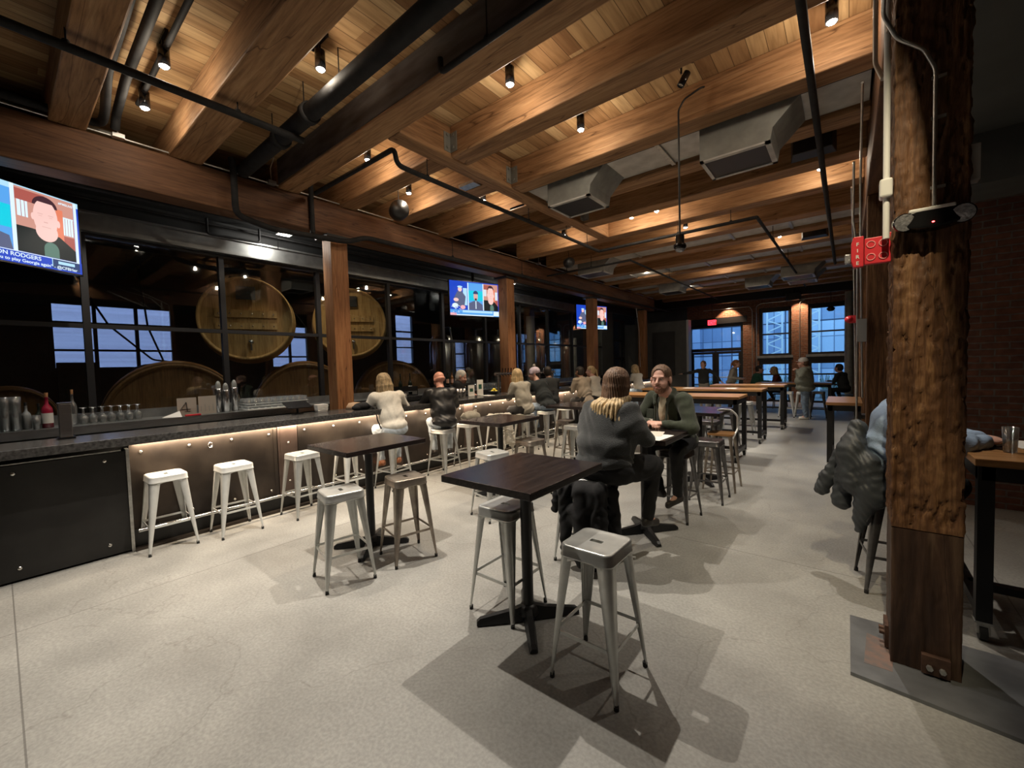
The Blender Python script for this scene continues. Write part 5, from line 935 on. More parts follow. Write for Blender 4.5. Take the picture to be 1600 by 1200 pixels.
tag(MB().box(.135, 3.10, 2.62, .19, 3.18, 2.72).obj('conduit_coupling', 'white_plastic', bevel=.01), 'white coupling on the thick conduit above the alarm', 'coupling')
pipes('conduit', 'galvanised conduits bundled at the top of the near column', 'pipe', [([(.13, 2.2, 4.2), (.13, 2.9, 4.0), (.15, 3.2, 3.7), (.17, 3.12, 3.5)], .012), ([(.12, 2.4, 4.3), (.12, 3.3, 3.85), (.12, 3.3, 3.45), (.15, 3.2, 3.3)], .012), ([(.11, 2.0, 4.1), (.11, 2.75, 3.75)], .022)], 'conduit')
t = thing('fire_alarm', 'red FIRE alarm strobe and red junction boxes on the left side of the near column', 'alarm', (.19, 3.30, 2.36), math.radians(0))
MB().box(-.115, -.09, -.075, -.0, -.05, .075).box(-.01, -.09, .07, .01, -.03, .09).obj('junction_box', 'red_paint', t, bevel=.004)
rg = MB(); 
for dx in (-.086, -.032):
    for dz in (-.036, .036): rg.lathe([(.019, 0), (.022, .003), (.019, .005), (.016, .003)], n=16, M=Matrix.Translation((dx, -.09, dz)) @ Matrix.Rotation(PI/2, 4, 'X'))
rg.obj('knockout_ring', 'red_light', t)
MB().prism([(-.118, -.085), (-.165, -.085), (-.175, -.05), (-.175, .05), (-.165, .09), (-.118, .09)], -.105, -.05, M=Matrix(((1, 0, 0, 0), (0, 0, 1, 0), (0, 1, 0, 0), (0, 0, 0, 1)))).obj('alarm_body', 'red_paint', t, bevel=.004)
MB().box(-.205, -.09, -.055, -.175, -.055, .0).obj('strobe_lens', 'lens_grey', t, bevel=.006)
for k, ch_ in enumerate('FIRE'): text(ch_, .028, Matrix.Translation((-.146, -.1075, .045-.036*k-.01)) @ Matrix.Rotation(PI/2, 4, 'X'), 'white_paint', t, 'alarm_letter', .0005, True, 'CENTER')
pipes('conduit', 'bundle of thin conduits running down beside the second column', 'pipe', [([(.10, 5.2, 4.3), (.12, 6.9, 3.9), (.13, 7.28, 3.4), (.16, 7.30, 1.2)], .012), ([(.05, 6.2, 3.95), (.05, 6.9, 3.5), (.10, 7.25, 3.1), (.10, 7.30, .4)], .012), ([(.04, 7.9, 4.2), (.1, 11.5, 3.6), (.15, 11.55, .3)], .014)], 'conduit')
tag(MB().box(.10, 7.24, 1.95, .20, 7.34, 2.25).obj('switch_box', 'grey_box', bevel=.004), 'grey switch box on the front of the second column', 'box')
t = thing('fire_alarm', 'small red alarm far down the right side', 'alarm', (.02, 11.5, 2.55)); MB().lathe([(0, 0), (.07, 0), (.07, .06), (0, .08)], n=16, M=Matrix.Rotation(PI/2, 4, 'X')).obj('alarm_bell', 'red_paint', t); MB().box(.0, -.05, -.08, .14, .03, .08).obj('alarm_body', 'red_paint', t)
pipes('drain_pipe', 'thick grey vertical pipe in front of the right edge of the end windows', 'pipe', [([(.05, 19.3, 0), (.05, 19.3, 4.1)], .13)], 'duct_grey')
pipes('conduit', 'pale conduits running over the end wall brickwork', 'pipe', [([(-5.0, 19.95, 3.98), (-3.2, 19.95, 3.98), (-3.1, 19.95, 3.8), (-3.1, 19.95, .2)], .016), ([(-2.95, 19.95, .2), (-2.95, 19.95, 3.95), (-2.8, 19.95, 4.05), (-.2, 19.95, 4.08), (.1, 19.95, 4.1)], .016), ([(-1.46, 19.95, .3), (-1.46, 19.95, 3.95), (-1.3, 19.95, 4.05)], .016)], 'conduit')
L = bpy.data.lights.new('wall_washer_beam', 'SPOT'); L.energy = 150; L.color = (1, .68, .42); L.spot_size = 1.4; L.spot_blend = .5; o = bpy.data.objects.new('wall_washer_beam', L); o.location = (-4.0, 19.55, 4.25); o.rotation_euler = Vector((0, .35, -1)).to_track_quat('-Z', 'Y').to_euler(); COL.objects.link(o)
L2 = L.copy(); L2.energy = 130; o = bpy.data.objects.new('wall_washer_beam', L2); o.location = (-1.47, 19.55, 4.25); o.rotation_euler = Vector((0, .28, -1)).to_track_quat('-Z', 'Y').to_euler(); COL.objects.link(o)
for x, lab in ((-4.0, 'left small wall washer above the exit doors'), (-1.47, 'right small wall washer above the brick pier between the windows')): tag(MB().lathe([(0, .12), (.05, .12), (.055, 0), (.04, 0), (.04, .04)], (x, 19.5, 4.27), 12).obj('wall_washer', 'black_gloss'), lab, 'lamp')
t = thing('exit_sign', 'red EXIT sign hanging above the end doors', 'sign', (-4.6, 19.72, 3.42)); MB().box(-.17, -.03, -.11, .17, .03, .11).obj('sign_box', 'exit_dark' if 'exit_dark' in MATS else 'red_paint', t); MB().cyl((0, 0, .11), (0, 0, 1.34), .008).obj('stem', 'black_metal', t)
MB().box(-.165, -.033, -.105, .165, -.031, -.09).box(-.165, -.033, .09, .165, -.031, .105).obj('lit_border', 'exit_red', t)
text('EXIT', .19, Matrix.Translation((0, -.036, -.07)) @ Matrix.Rotation(PI/2, 4, 'X'), 'exit_red', t, 'sign_letters', .001, True, 'CENTER', .85)
# ================================================================ BREWERY BEHIND THE GLASS
def barrel(x, y, z, r, L_, m, label, name='oak_cask', door=True, rz=0):
    t = thing(name, label, 'barrel', (x, y, z), math.radians(rz))
    R_ = Matrix.Rotation(PI/2, 4, 'Y')
    MB().lathe([(r*.97, -L_), (r*1.05, -L_*.5), (r*.97, 0.0), (r*.93, .0), (r*.90, -.06), (0, -.06)], n=48, M=R_).obj('staves', m, t)
    hd_ = MB(); hd_.lathe([(r*.905, -.055), (0, -.055)], n=48, M=R_); hd_.obj('head', m, t)
    hp = MB(); [hp.lathe([(r*(.985+.06*f), -L_*f*.5-.02), (r*(.985+.06*f), -L_*f*.5-.09)], n=48, M=R_) for f in (.05, .3, .6)]; hp.obj('hoop', 'black_metal', t)
    if door:
        MB().box(-.05, -r*.62, .02, -.015, r*.62, .16).box(-.05, -r*.62, -.20, -.015, r*.62, -.08).obj('cross_bar', m, t); MB().box(-.04, -r*.02-.14, r*.45, -.01, r*.02+.14, r*.75).obj('emblem_plate', 'shirt_charcoal', t)
        bb = MB(); [bb.sph((-.012, -r*.55+i*r*.22, zz), (.012, .014, .014), 8) for i in range(6) for zz in (.09, -.14)]; bb.obj('bolt', 'bolt_steel', t)
        MB().sph((-.0, .05, -r*.55), .05, 12).cyl((0, .05, -r*.55), (0, .05, -r*.75), .02).obj('valve', 'steel', t)
    return t
barrel(-8.8, 3.02, 2.80, .80, 1.2, 'barrel_wood', 'upper oak cask with a riveted cross bar behind the glass, left of the nearest post', rz=-22)
barrel(-8.8, 5.12, 2.86, .80, 1.2, 'barrel_wood', 'upper oak cask behind the glass, half hidden by the nearest post', rz=-30)
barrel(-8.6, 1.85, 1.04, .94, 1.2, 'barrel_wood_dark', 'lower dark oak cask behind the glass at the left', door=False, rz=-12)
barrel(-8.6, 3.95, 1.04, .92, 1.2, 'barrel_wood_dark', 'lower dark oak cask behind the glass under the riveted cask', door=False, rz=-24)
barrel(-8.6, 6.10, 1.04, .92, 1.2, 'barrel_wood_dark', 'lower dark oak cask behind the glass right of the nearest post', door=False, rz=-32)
barrel(-10.0, .1, 1.1, .55, 1.2, 'barrel_wood_dark', 'small dim cask at the far left behind the bottles', door=False); barrel(-10.0, -1.1, 1.1, .55, 1.2, 'barrel_wood_dark', 'small dim cask at the left edge behind the glass', door=False)
def tank(x, y, r, h, label):
    t = thing('steel_tank', label, 'tank', (x, y, 0)); MB().lathe([(0, .5), (r*.3, .55), (r, 1.0), (r, h-.35), (r*.75, h-.08), (0, h)], n=30).obj('tank_shell', 'steel', t)
    for k in range(3): a = 2*PI*k/3; MB().cyl((r*.75*math.cos(a), r*.75*math.sin(a), 0), (r*.8*math.cos(a), r*.8*math.sin(a), .95), .04).obj('leg', 'steel', t)
    MB().tube([(0, 0, h-.05), (0, 0, h+.2), (r*.9, 0, h+.2), (r*1.05, 0, h-.2), (r*1.05, 0, .8)], .03).obj('tank_pipe', 'steel', t)
for i, (x, y, r, h) in enumerate(((-10.4, 9.3, .42, 2.9), (-10.2, 10.7, .40, 2.9), (-10.3, 12.0, .42, 3.0), (-9.6, 13.3, .45, 2.9), (-9.7, 14.9, .42, 2.8), (-10.0, 16.4, .4, 2.8))): tank(x, y, r, h, ORD[i]+' steel fermenting tank behind the glass, counting from the left')
b = MB(); [b.cyl((-9.2, 12.6, .1), (-9.2, 12.6, 3.6), .16), b.cyl((-9.2, 15.7, .1), (-9.2, 15.7, 2.9), .14)]; tag(b.obj('steel_duct', 'duct_panel'), 'pair of pale lettered steel ducts behind the glass past the second post', 'duct')
b = MB(); b.tube([(-12.5, 1.0, 4.2), (-12.5, 1.6, 2.9), (-12.5, 2.3, 2.15), (-12.5, 2.6, 2.1)], .02); b.tube([(-12.5, 2.15, 4.2), (-12.5, 2.25, 2.9), (-12.5, 2.5, 2.1)], .02); tag(b.obj('hose', 'cloth_black'), 'thin dark hoses hanging across the blue window behind the glass', 'hose')
b = MB(); b.sph((-12.6, 2.35, 1.85), (.3, .45, .22), 14); b.bar((-12.6, 2.2, 1.8), (-12.6, 2.9, 2.15), .06, .06); b.box(-12.8, .8, 0, -12.5, 1.4, 2.1); tag(b.obj('brewing_machine', 'cloth_black'), 'dark silhouetted machine before the blue window behind the glass', 'machine')
for (x, y, z, e) in ((-10.0, 3.0, 4.6, 75), (-8.2, 1.0, 4.7, 18), (-9.0, 10.8, 4.6, 130), (-8.6, 14.5, 4.6, 90), (-8.1, 4.1, 4.75, 110)):
    L = bpy.data.lights.new('brewery_lamp_beam', 'SPOT'); L.energy = e; L.color = (1, .8, .55); L.spot_size = 2.2; L.spot_blend = 1; L.shadow_soft_size = .1; o = bpy.data.objects.new('brewery_lamp_beam', L); o.location = (x, y, z); COL.objects.link(o)
    tag(MB().cyl((x, y, z+.02), (x, y, 4.96), .07).obj('brewery_lamp', 'black_metal'), 'dark can lamp on the brewery ceiling at %s' % {-10.0: 'the casks', -8.2: 'the left window', -9.0: 'the steel tanks', -8.6: 'the last tanks', -8.1: 'the front of the upper casks'}[x], 'lamp')
# right table things
tumbler(.80, 3.98, 1.121, .038, .16, 'nearly empty clear glass on the right-hand table')
o = MB().box(-.055, -.08, 0, .055, .08, .014).obj('wallet', 'leather_black', origin=(0, 0, 0), bevel=.004); o.location = (.74, 4.22, 1.130); o.rotation_euler[2] = .9; tag(o, 'black wallet lying on a phone beside the blue sleeve', 'wallet')
o = MB().box(-.04, -.08, 0, .04, .08, .009).obj('phone', 'black_gloss', origin=(0, 0, 0), bevel=.003); o.location = (.76, 4.10, 1.121); o.rotation_euler[2] = 1.2; tag(o, 'dark phone lying under the wallet on the right-hand table', 'phone')
paper(1.0, 4.35, 1.122, .28, .36, 8, 'white paper sheet behind the empty glass on the right-hand table', lines=False)
stool(1.15, 3.2, 0, 'stool_gun', 'dark stool in the shadow under the right-hand table, near side', 'metal stools at the right-hand table'); stool(1.5, 4.95, 0, 'stool_gun', 'dark stool in the shadow behind the right-hand table', 'metal stools at the right-hand table')
paper(-2.0, 10.2, 1.132, .22, .3, 0, 'white sheet on the left of the middle communal table', lines=False); paper(-2.9, 10.2, 1.132, .22, .3, 0, 'white sheet farther left on the middle communal table', lines=False); paper(-1.6, 12.5, 1.102, .3, .3, 0, 'white napkins on the right end of the third communal table', lines=False); paper(-1.15, 15.8, 1.002, .25, .3, 0, 'white box on the end-window table by the standing man', lines=False)
# ================================================================ PEOPLE: smooth-blended signed distance bodies meshed by surface nets
def V3(*a): return np.array(a, float)
def sdf_mesh(prims, vox, k=.03, warp=None):
    lo = V3(9, 9, 9); hi = -lo
    bb = []
    for p in prims:
        if p[0] == 'c': a, b, r = V3(*p[1]), V3(*p[2]), max(p[3], p[4]); l, h = np.minimum(a, b)-r, np.maximum(a, b)+r
        else: c, r = V3(*p[1]), max(p[2]); l, h = c-r, c+r
        bb.append((l, h))
        if p[-1] != '-': lo = np.minimum(lo, l); hi = np.maximum(hi, h)
    pad = 3*vox+.01; lo -= pad; hi += pad; n = np.ceil((hi-lo)/vox).astype(int)+1
    D = np.full(n, .3, np.float32)
    for p, (l, h) in zip(prims, bb):
        kk = p[5] if p[0] == 'c' and len(p) > 5 and p[5] != '-' else (p[4] if p[0] == 'e' and len(p) > 4 and p[4] not in ('-', None) else k)
        m = kk+3*vox+.02; i0 = np.maximum(0, np.floor((l-m-lo)/vox).astype(int)); i1 = np.minimum(n, np.ceil((h+m-lo)/vox).astype(int)+1)
        if (i1 <= i0).any(): continue
        X, Y, Z = np.meshgrid(*[lo[q]+vox*np.arange(i0[q], i1[q]) for q in range(3)], indexing='ij'); Q = np.stack([X, Y, Z], -1)
        if p[0] == 'c':
            a, b = V3(*p[1]), V3(*p[2]); ab = b-a; t = np.clip(((Q-a)@ab)/max(ab@ab, 1e-9), 0, 1); d = np.linalg.norm(Q-a-t[..., None]*ab, axis=-1)-(p[3]+(p[4]-p[3])*t)
        else:
            q = Q-V3(*p[1])
            if p[3] is not None: q = q@np.array(p[3])     # rotation: columns are the local axes
            r = V3(*p[2]); k0 = np.linalg.norm(q/r, axis=-1); k1 = np.linalg.norm(q/(r*r), axis=-1); d = k0*(k0-1)/np.maximum(k1, 1e-6)
        sl = tuple(slice(i0[q], i1[q]) for q in range(3)); o = D[sl]
        if p[-1] == '-': d = -d; h_ = np.clip(.5-.5*(d-o)/-kk, 0, 1) if False else None; D[sl] = np.maximum(o, d)
        else:
            h_ = np.clip(.5+.5*(o-d)/kk, 0, 1); D[sl] = o*(1-h_)+d*h_-kk*h_*(1-h_)
    if warp is not None:
        X, Y, Z = np.meshgrid(*[lo[q]+vox*np.arange(n[q]) for q in range(3)], indexing='ij'); D = D+warp(X, Y, Z)
    S = D < 0; S[0] = S[-1] = False; S[:, 0] = S[:, -1] = False; S[:, :, 0] = S[:, :, -1] = False
    c = [S[i:n[0]-1+i, j:n[1]-1+j, l:n[2]-1+l] for i in (0, 1) for j in (0, 1) for l in (0, 1)]
    act = np.logical_or.reduce(c) & ~np.logical_and.reduce(c); I = np.argwhere(act); idx = -np.ones(act.shape, int); idx[tuple(I.T)] = np.arange(len(I))
    off = [(i, j, l) for i in (0, 1) for j in (0, 1) for l in (0, 1)]; vals = np.stack([D[I[:, 0]+o[0], I[:, 1]+o[1], I[:, 2]+o[2]] for o in off], 1)
    acc = np.zeros((len(I), 3)); cnt = np.zeros(len(I))
    for a in range(8):
        for b in range(a+1, 8):
            if sum(abs(off[a][q]-off[b][q]) for q in range(3)) != 1: continue
            va, vb = vals[:, a], vals[:, b]; m = (va < 0) != (vb < 0); t = np.where(m, va/np.where(m, va-vb, 1), 0)[:, None]
            pt = np.array(off[a])+(np.array(off[b])-np.array(off[a]))*t; acc += pt*m[:, None]; cnt += m
    Vv = lo+(I+acc/np.maximum(cnt, 1)[:, None])*vox; F = []
    for ax in range(3):
        u, v = (ax+1) % 3, (ax+2) % 3; s0 = [slice(None)]*3; s1 = [slice(None)]*3; s0[ax] = slice(0, -1); s1[ax] = slice(1, None)
        A, B = S[tuple(s0)], S[tuple(s1)]; E = np.argwhere(A != B)
        E = E[(E[:, u] > 0) & (E[:, v] > 0) & (E[:, u] < n[u]-1) & (E[:, v] < n[v]-1)]
        if not len(E): continue
        ins = A[tuple(E.T)]; eu = np.eye(3, dtype=int)[u]; ev = np.eye(3, dtype=int)[v]
        q = np.stack([idx[tuple((E-eu-ev).T)], idx[tuple((E-ev).T)], idx[tuple(E.T)], idx[tuple((E-eu).T)]], 1); q[~ins] = q[~ins][:, ::-1]; F.append(q)
    return Vv, np.concatenate(F)
def sdf_obj(prims, vox, name, m, parent, k=.03, warp=None, label=None):
    v, f = sdf_mesh(prims, vox, k, warp); me = bpy.data.meshes.new(name); me.from_pydata(v.tolist(), [], f.tolist()); me.update(); me.materials.append(MATS[m]); me.polygons.foreach_set('use_smooth', [True]*len(f))
    o = bpy.data.objects.new(name, me); COL.objects.link(o)
    if parent is not None: o.parent = parent
    if label: o['label'] = label
    return o
def folds(a=.005, s=1.0, seed=0, vert=.5):
    def w(X, Y, Z):
        p = seed*1.7; u = X+.35*np.sin(7*s*Z+p)+.2*np.sin(11*s*Y+p); v = Z+.25*np.sin(9*s*X+p*2)+.15*np.sin(6*s*Y)
        return (a*(np.sin(23*s*v+6*np.sin(5*u+p))*.6+np.sin(31*s*u*vert+4*np.sin(8*s*v+p))*.4)).astype(np.float32)
    return w
def lerp(a, b, t): return tuple(np.array(a)*(1-t)+np.array(b)*t)
def hand_prims(w, d, nrm, side, curl=.5, s=1.0):
    """palm, four unequal bent fingers and a thumb leaving the side of the palm. w wrist, d direction, nrm back-of-hand normal, side thumb side vector sign"""
    w = V3(*w); d = V3(*d); d /= np.linalg.norm(d); nrm = V3(*nrm); nrm -= d*(nrm@d); nrm /= np.linalg.norm(nrm); sd = np.cross(d, nrm)*side
    P = []; R = np.stack([sd, d, nrm], 1); P.append(('e', tuple(w+d*.045*s), (.038*s, .05*s, .017*s), R, .01))
    for i, (o, L_) in enumerate(((.027, .072), (.009, .080), (-.010, .074), (-.027, .058))):
        b = w+d*.085*s+sd*o*s; an = 0; r = .0085*s; 
        for j, f in enumerate((.45, .32, .23)):
            an += curl*(.45, .8, .6)[j]; dd = d*math.cos(an)-nrm*math.sin(an); e = b+dd*L_*f*s; P.append(('c', tuple(b), tuple(e), r, r*.92, .006)); b = e; r *= .92
    b = w+d*.03*s+sd*.03*s; e = b+(sd*.7+d*.6-nrm*.2)*.035*s; P.append(('c', tuple(b), tuple(e), .012*s, .010*s, .008)); e2 = e+(d*.9+sd*.1-nrm*.35)*.032*s; P.append(('c', tuple(e), tuple(e2), .010*s, .008*s, .006)); return P
def head_prims(R, c, s=1.0, fat=1.0):
    def T(x, y, z): return tuple(c+R@V3(x, y, z)*s)
    e = lambda x, y, z, rx, ry, rz, k=.02: ('e', T(x, y, z), (rx*s, ry*s, rz*s), R, k)
    P = [e(0, -.015, .035, .075, .093, .083), e(0, .020, -.035, .057*fat, .068, .080), e(0, .052, -.088, .032*fat, .028, .022), e(-.036, .052, -.035, .026*fat, .028, .03), e(.036, .052, -.035, .026*fat, .028, .03),
         ('c', T(-.036, .074, .024), T(.036, .074, .024), .011*s, .011*s, .02), ('c', T(0, .084, .012), T(0, .108, -.026), .007*s, .013*s, .012), ('c', T(-.013, .092, -.03), T(.013, .092, -.03), .008*s, .008*s, .008),
         ('c', T(-.02, .083, -.056), T(.02, .083, -.056), .007*s, .007*s, .008), ('c', T(-.016, .080, -.066), T(.016, .080, -.066), .008*s, .008*s, .008),
         e(-.078, -.006, .0, .011, .022, .032, .006), e(.078, -.006, .0, .011, .022, .032, .006), ('e', T(-.031, .094, .006), (.014*s, .010*s, .008*s), R, '-'), ('e', T(.031, .094, .006), (.014*s, .010*s, .008*s), R, '-')]
    return P, T
def rotz(a): return np.array([[math.cos(a), -math.sin(a), 0], [math.sin(a), math.cos(a), 0], [0, 0, 1]])
def rotx(a): return np.array([[1, 0, 0], [0, math.cos(a), -math.sin(a)], [0, math.sin(a), math.cos(a)]])
def roty(a): return np.array([[math.cos(a), 0, math.sin(a)], [0, 1, 0], [-math.sin(a), 0, math.cos(a)]])
def person(label, x, y, rz, seat=.77, lean=.15, g=1.0, s=1.0, vox=.012, skin='skin', top='sweat_grey', bot='denim', shoe='shoe_dark', hair='hair_dark', style='short', hyaw=0, hpitch=0, hroll=0, J={}, stand=False, eyes=True, hands=True, topk={}, fold=.004, side=0, beard=False, hem=0, shoulders=.185, curl=.6, nrm=None, botx=[]):
    if s < 1.08 : s *= 1.14; g *= 1.08; shoulders *= 1.05
    t = thing('person', label, 'person', (x, y, 0), math.radians(rz), 'guests and staff'); h = .93 if stand else seat+.10
    if stand: q = dict(hipL=(-.09, 0, .93), hipR=(.09, 0, .93), kneeL=(-.10, .02, .50), kneeR=(.10, .02, .50), ankL=(-.10, -.02, .09), ankR=(.10, -.02, .09), toeL=(-.12, .13, .035), toeR=(.12, .13, .035))
    else: q = dict(hipL=(-.10, 0, h), hipR=(.10, 0, h), kneeL=(-.16, .33, h-.02), kneeR=(.16, .33, h-.02), ankL=(-.13, .22, .38), ankR=(.13, .22, .38), toeL=(-.14, .33, .31), toeR=(.14, .33, .31))
    L_ = lean; q.update(pel=(0, 0, h+.0), bel=(side*.3, .02+L_*.25, h+.18), che=(side*.6, .0+L_*.62, h+.37), nk=(side, L_*.95-.01, h+.53), hd=(side*1.15, L_*1.15+.03, h+.69))
    q.update(shL=(side-shoulders, L_*.88-.01, h+.475), shR=(side+shoulders, L_*.88-.01, h+.475)); q.update(elL=(side-.25, L_*.8+.08, h+.24), elR=(side+.25, L_*.8+.08, h+.24), haL=(-.12, L_+.30, h+.27), haR=(.12, L_+.30, h+.27))
    q.update(J); q = {k_: tuple(np.array(v)*(1 if not stand else 1)) for k_, v in q.items()}
    R = rotz(math.radians(hyaw))@roty(math.radians(hroll))@rotx(math.radians(hpitch)); hc = V3(*q['hd']); HP, T = head_prims(R, hc, s)
    sk = HP+[('c', lerp(q['nk'], q['hd'], .62), tuple(V3(*q['nk'])-V3(0, .01, .03)), .050*s, .062*s, .03)]
    if hands:
        for sd, el, ha in ((-1, 'elL', 'haL'), (1, 'elR', 'haR')):
            d = V3(*q[ha])-V3(*q[el]); nn = nrm if nrm is not None else (sd*.3, 0, 1); sk += hand_prims(q[ha], tuple(d*np.array([1, 1, .5])), nn, -sd*-1 if False else (1 if sd > 0 else -1)*-1, curl, s)
    # core under the clothes keeps the body one continuous surface
    sk += [('e', q['che'], (.125*g, .085*g, .17), None, .05), ('e', q['bel'], (.115*g, .085*g, .15), None, .05), ('e', q['pel'], (.125*g, .10*g, .10), None, .05), ('c', q['shL'], q['shR'], .045, .045, .05), ('c', q['nk'], q['che'], .05, .08, .05)]
    for sd in 'LR': sk += [('c', q['sh'+sd], q['el'+sd], .042, .034, .03), ('c', q['el'+sd], q['ha'+sd], .034, .026, .02), ('c', q['hip'+sd], q['knee'+sd], .066, .046, .04), ('c', q['knee'+sd], q['ank'+sd], .044, .030, .02), ('c', q['ank'+sd], q['toe'+sd], .03, .02, .02)]
    body = sdf_obj(sk, vox, 'body', skin, t, .02)
    tp = [('e', q['che'], (.165*g, .118*g, .20), None, .06), ('e', q['bel'], (.175*g, .135*g, .19), None, .07), ('c', q['shL'], q['shR'], .066, .066, .06), ('c', tuple(V3(*q['nk'])-V3(0, 0, .02)), lerp(q['nk'], q['che'], .5), .064, .10, .05), ('e', (q['pel'][0], q['pel'][1], q['pel'][2]+.06-hem), (.165*g, .135*g, .09+hem*.6), None, .05)]
    af = topk.get('arm', 1.0)
    for sd in 'LR': tp += [('c', q['sh'+sd], q['el'+sd], .066*af, .052*af, .04), ('c', q['el'+sd], lerp(q['el'+sd], q['ha'+sd], .93), .052*af, .036*af, .03)]
    tp += topk.get('extra', [])
    sdf_obj(tp, vox, topk.get('name', 'top'), top, t, .04, folds(fold, 1, x*3+y))
    bt = [('e', (q['pel'][0], q['pel'][1]-.0, q['pel'][2]-.01), (.15*g, .12*g, .095), None, .05)]
    for sd in 'LR': bt += [('c', q['hip'+sd], q['knee'+sd], .088*(.5+.5*g), .063*(.5+.5*g), .05), ('c', q['knee'+sd], lerp(q['knee'+sd], q['ank'+sd], .95), .060*(.5+.5*g), .046*(.6+.4*g), .03)]
    bt += botx
    sdf_obj(bt, vox, 'trousers', bot, t, .04, folds(fold*.8, 1.1, y))
    for sd in 'LR':
        a, b = V3(*q['ank'+sd]), V3(*q['toe'+sd]); dd = b-a; dd[2] = 0; dd /= max(np.linalg.norm(dd), 1e-6)
        sdf_obj([('c', tuple(a-dd*.03-V3(0, 0, .035)), tuple(b), .038, .032, .02), ('c', tuple(a), tuple(a-V3(0, 0, .03)), .042, .04, .02), ('c', tuple(a-dd*.04-V3(0, 0, .05)), tuple(b+dd*.01-V3(0, 0, .018)), .024, .024, .01)], max(vox, .008), 'shoe', shoe, t, .02)
    if eyes:
        for sx in (-1, 1):
            e_ = MB(); e_.sph(T(sx*.031, .0795, .005), .0072*s, 10).obj('eye', 'eye_white', t); e_ = MB(); e_.sph(T(sx*.030, .0842, .004), .0044*s, 8).obj('pupil', 'eye_dark', t)
            e_ = MB(); e_.tube([T(sx*.016, .089, .022), T(sx*.032, .089, .027), T(sx*.048, .078, .022)], .0025*s, 6).obj('eyebrow', 'beard' if hair == 'hair_brown' else hair, t)
        MB().tube([T(-.021, .087, -.060), T(0, .093, -.062), T(.021, .087, -.060)], .003*s, 6).obj('mouth', 'lip', t)
    hv = vox*.8
    def hairwarp(a=.003, f=90):
        def w(X, Y, Z): an = np.arctan2(Y-hc[1], X-hc[0]); return (a*np.sin(an*f*.35+3*np.sin(Z*14)+Z*9)).astype(np.float32)
        return w
    cap = [('e', T(0, -.020, .047), (.080*s, .100*s, .087*s), R, .02), ('e', T(0, -.045, -.01), (.078*s, .07*s, .08*s), R, .03), ('e', T(0, .128, .034), (.070*s, .088*s, .086*s), R, '-'), ('e', T(0, .105, -.080), (.12*s, .092*s, .088*s), R, '-')]
    if style == 'short': sdf_obj(cap+[('e', T(0, -.02, -.14), (.09*s, .12*s, .07*s), R, '-')], hv, 'hair', hair, t, .02, hairwarp(.0035, 150))
    elif style == 'bald': sdf_obj([('e', T(0, -.03, .0), (.0805*s, .085*s, .045*s), R, .02), ('e', T(0, .11, -.02), (.09*s, .1*s, .09*s), R, '-')], hv, 'hair_stubble', skin, t, .02)
    elif style in ('long', 'pony', 'bob'):
        ln = {'long': .30, 'bob': .16, 'pony': .1}[style]; hp = cap[:2]
        if style != 'pony':
            rr = random.Random(int(x*100))
            hp = [('e', T(0, -.018, .048), (.090*s, .104*s, .088*s), R, .02)]
            for i in range(13):
                a = math.radians(-32+244*i/12)+PI; px, py = .078*math.cos(a), -.018+.085*math.sin(a); px = -px; py = py if py < .03 else .03; e_ = 1+rr.uniform(-.12, .10)
                p1 = T(px*1.12, py*1.05, -.05); p2 = np.array(T(px*1.25, py*1.10, -.05)); p2 = V3(p2[0], p2[1]-.012, hc[2]-ln*e_*.65); p3 = V3(p2[0]*1+(rr.uniform(-.015, .015)), p2[1]-.01, hc[2]-ln*e_)
                hp += [('c', T(px*.95, py, .03), p1, .026, .027, .02), ('c', p1, tuple(p2), .027, .024, .015), ('c', tuple(p2), tuple(p3), .024, .010, .012)]
            hp += [('e', T(0, -.06, -.06), (.07, .045, .09), R, .02), ('e', T(0, .125, -.03), (.062*s, .08*s, .085*s), R, '-')]
        else: hp = cap[:2]+[('e', T(0, -.12, .03), (.03, .035, .03), R, .02), ('c', T(0, -.14, .02), T(0, -.17, -.14), .028, .012, .02), cap[2]]
        sdf_obj(hp, hv, 'hair', hair, t, .02, hairwarp(.0035, 110))
    elif style == 'beanie':
        sdf_obj(cap, hv, 'hair', hair, t, .02); b_ = sdf_obj([('e', T(0, -.022, .062), (.097*s, .110*s, .090*s), R, .02), ('c', T(-.06, .045, .035), T(.06, .045, .035), .03, .03, .03), ('e', T(0, -.01, -.075), (.12, .14, .09), R, '-')], hv, 'bobble_hat', 'lilac', t, .02, hairwarp(.003, 160)); sdf_obj([('e', T(0, -.03, .175), (.036, .036, .034), R, .02)], hv, 'bobble', 'sweat_grey', t, .02, folds(.004, 4))
    elif style == 'cap':
        sdf_obj(cap, hv, 'hair', hair, t, .02); sdf_obj([('e', T(0, -.015, .065), (.092*s, .106*s, .078*s), R, .02), ('e', T(0, -.01, -.05), (.12, .14, .085), R, '-')], hv, 'cap', 'white_plastic', t, .02)
        m_ = Matrix(((R[0][0], R[0][1], R[0][2], T(0, 0, 0)[0]), (R[1][0], R[1][1], R[1][2], T(0, 0, 0)[1]), (R[2][0], R[2][1], R[2][2], T(0, 0, 0)[2]), (0, 0, 0, 1)))
        MB().prism([(.075*math.cos(a), .07+.09*math.sin(a)) for a in [PI*i/12 for i in range(13)]], .045, .052, M=m_).obj('cap_brim', 'white_plastic', t, bevel=.002)
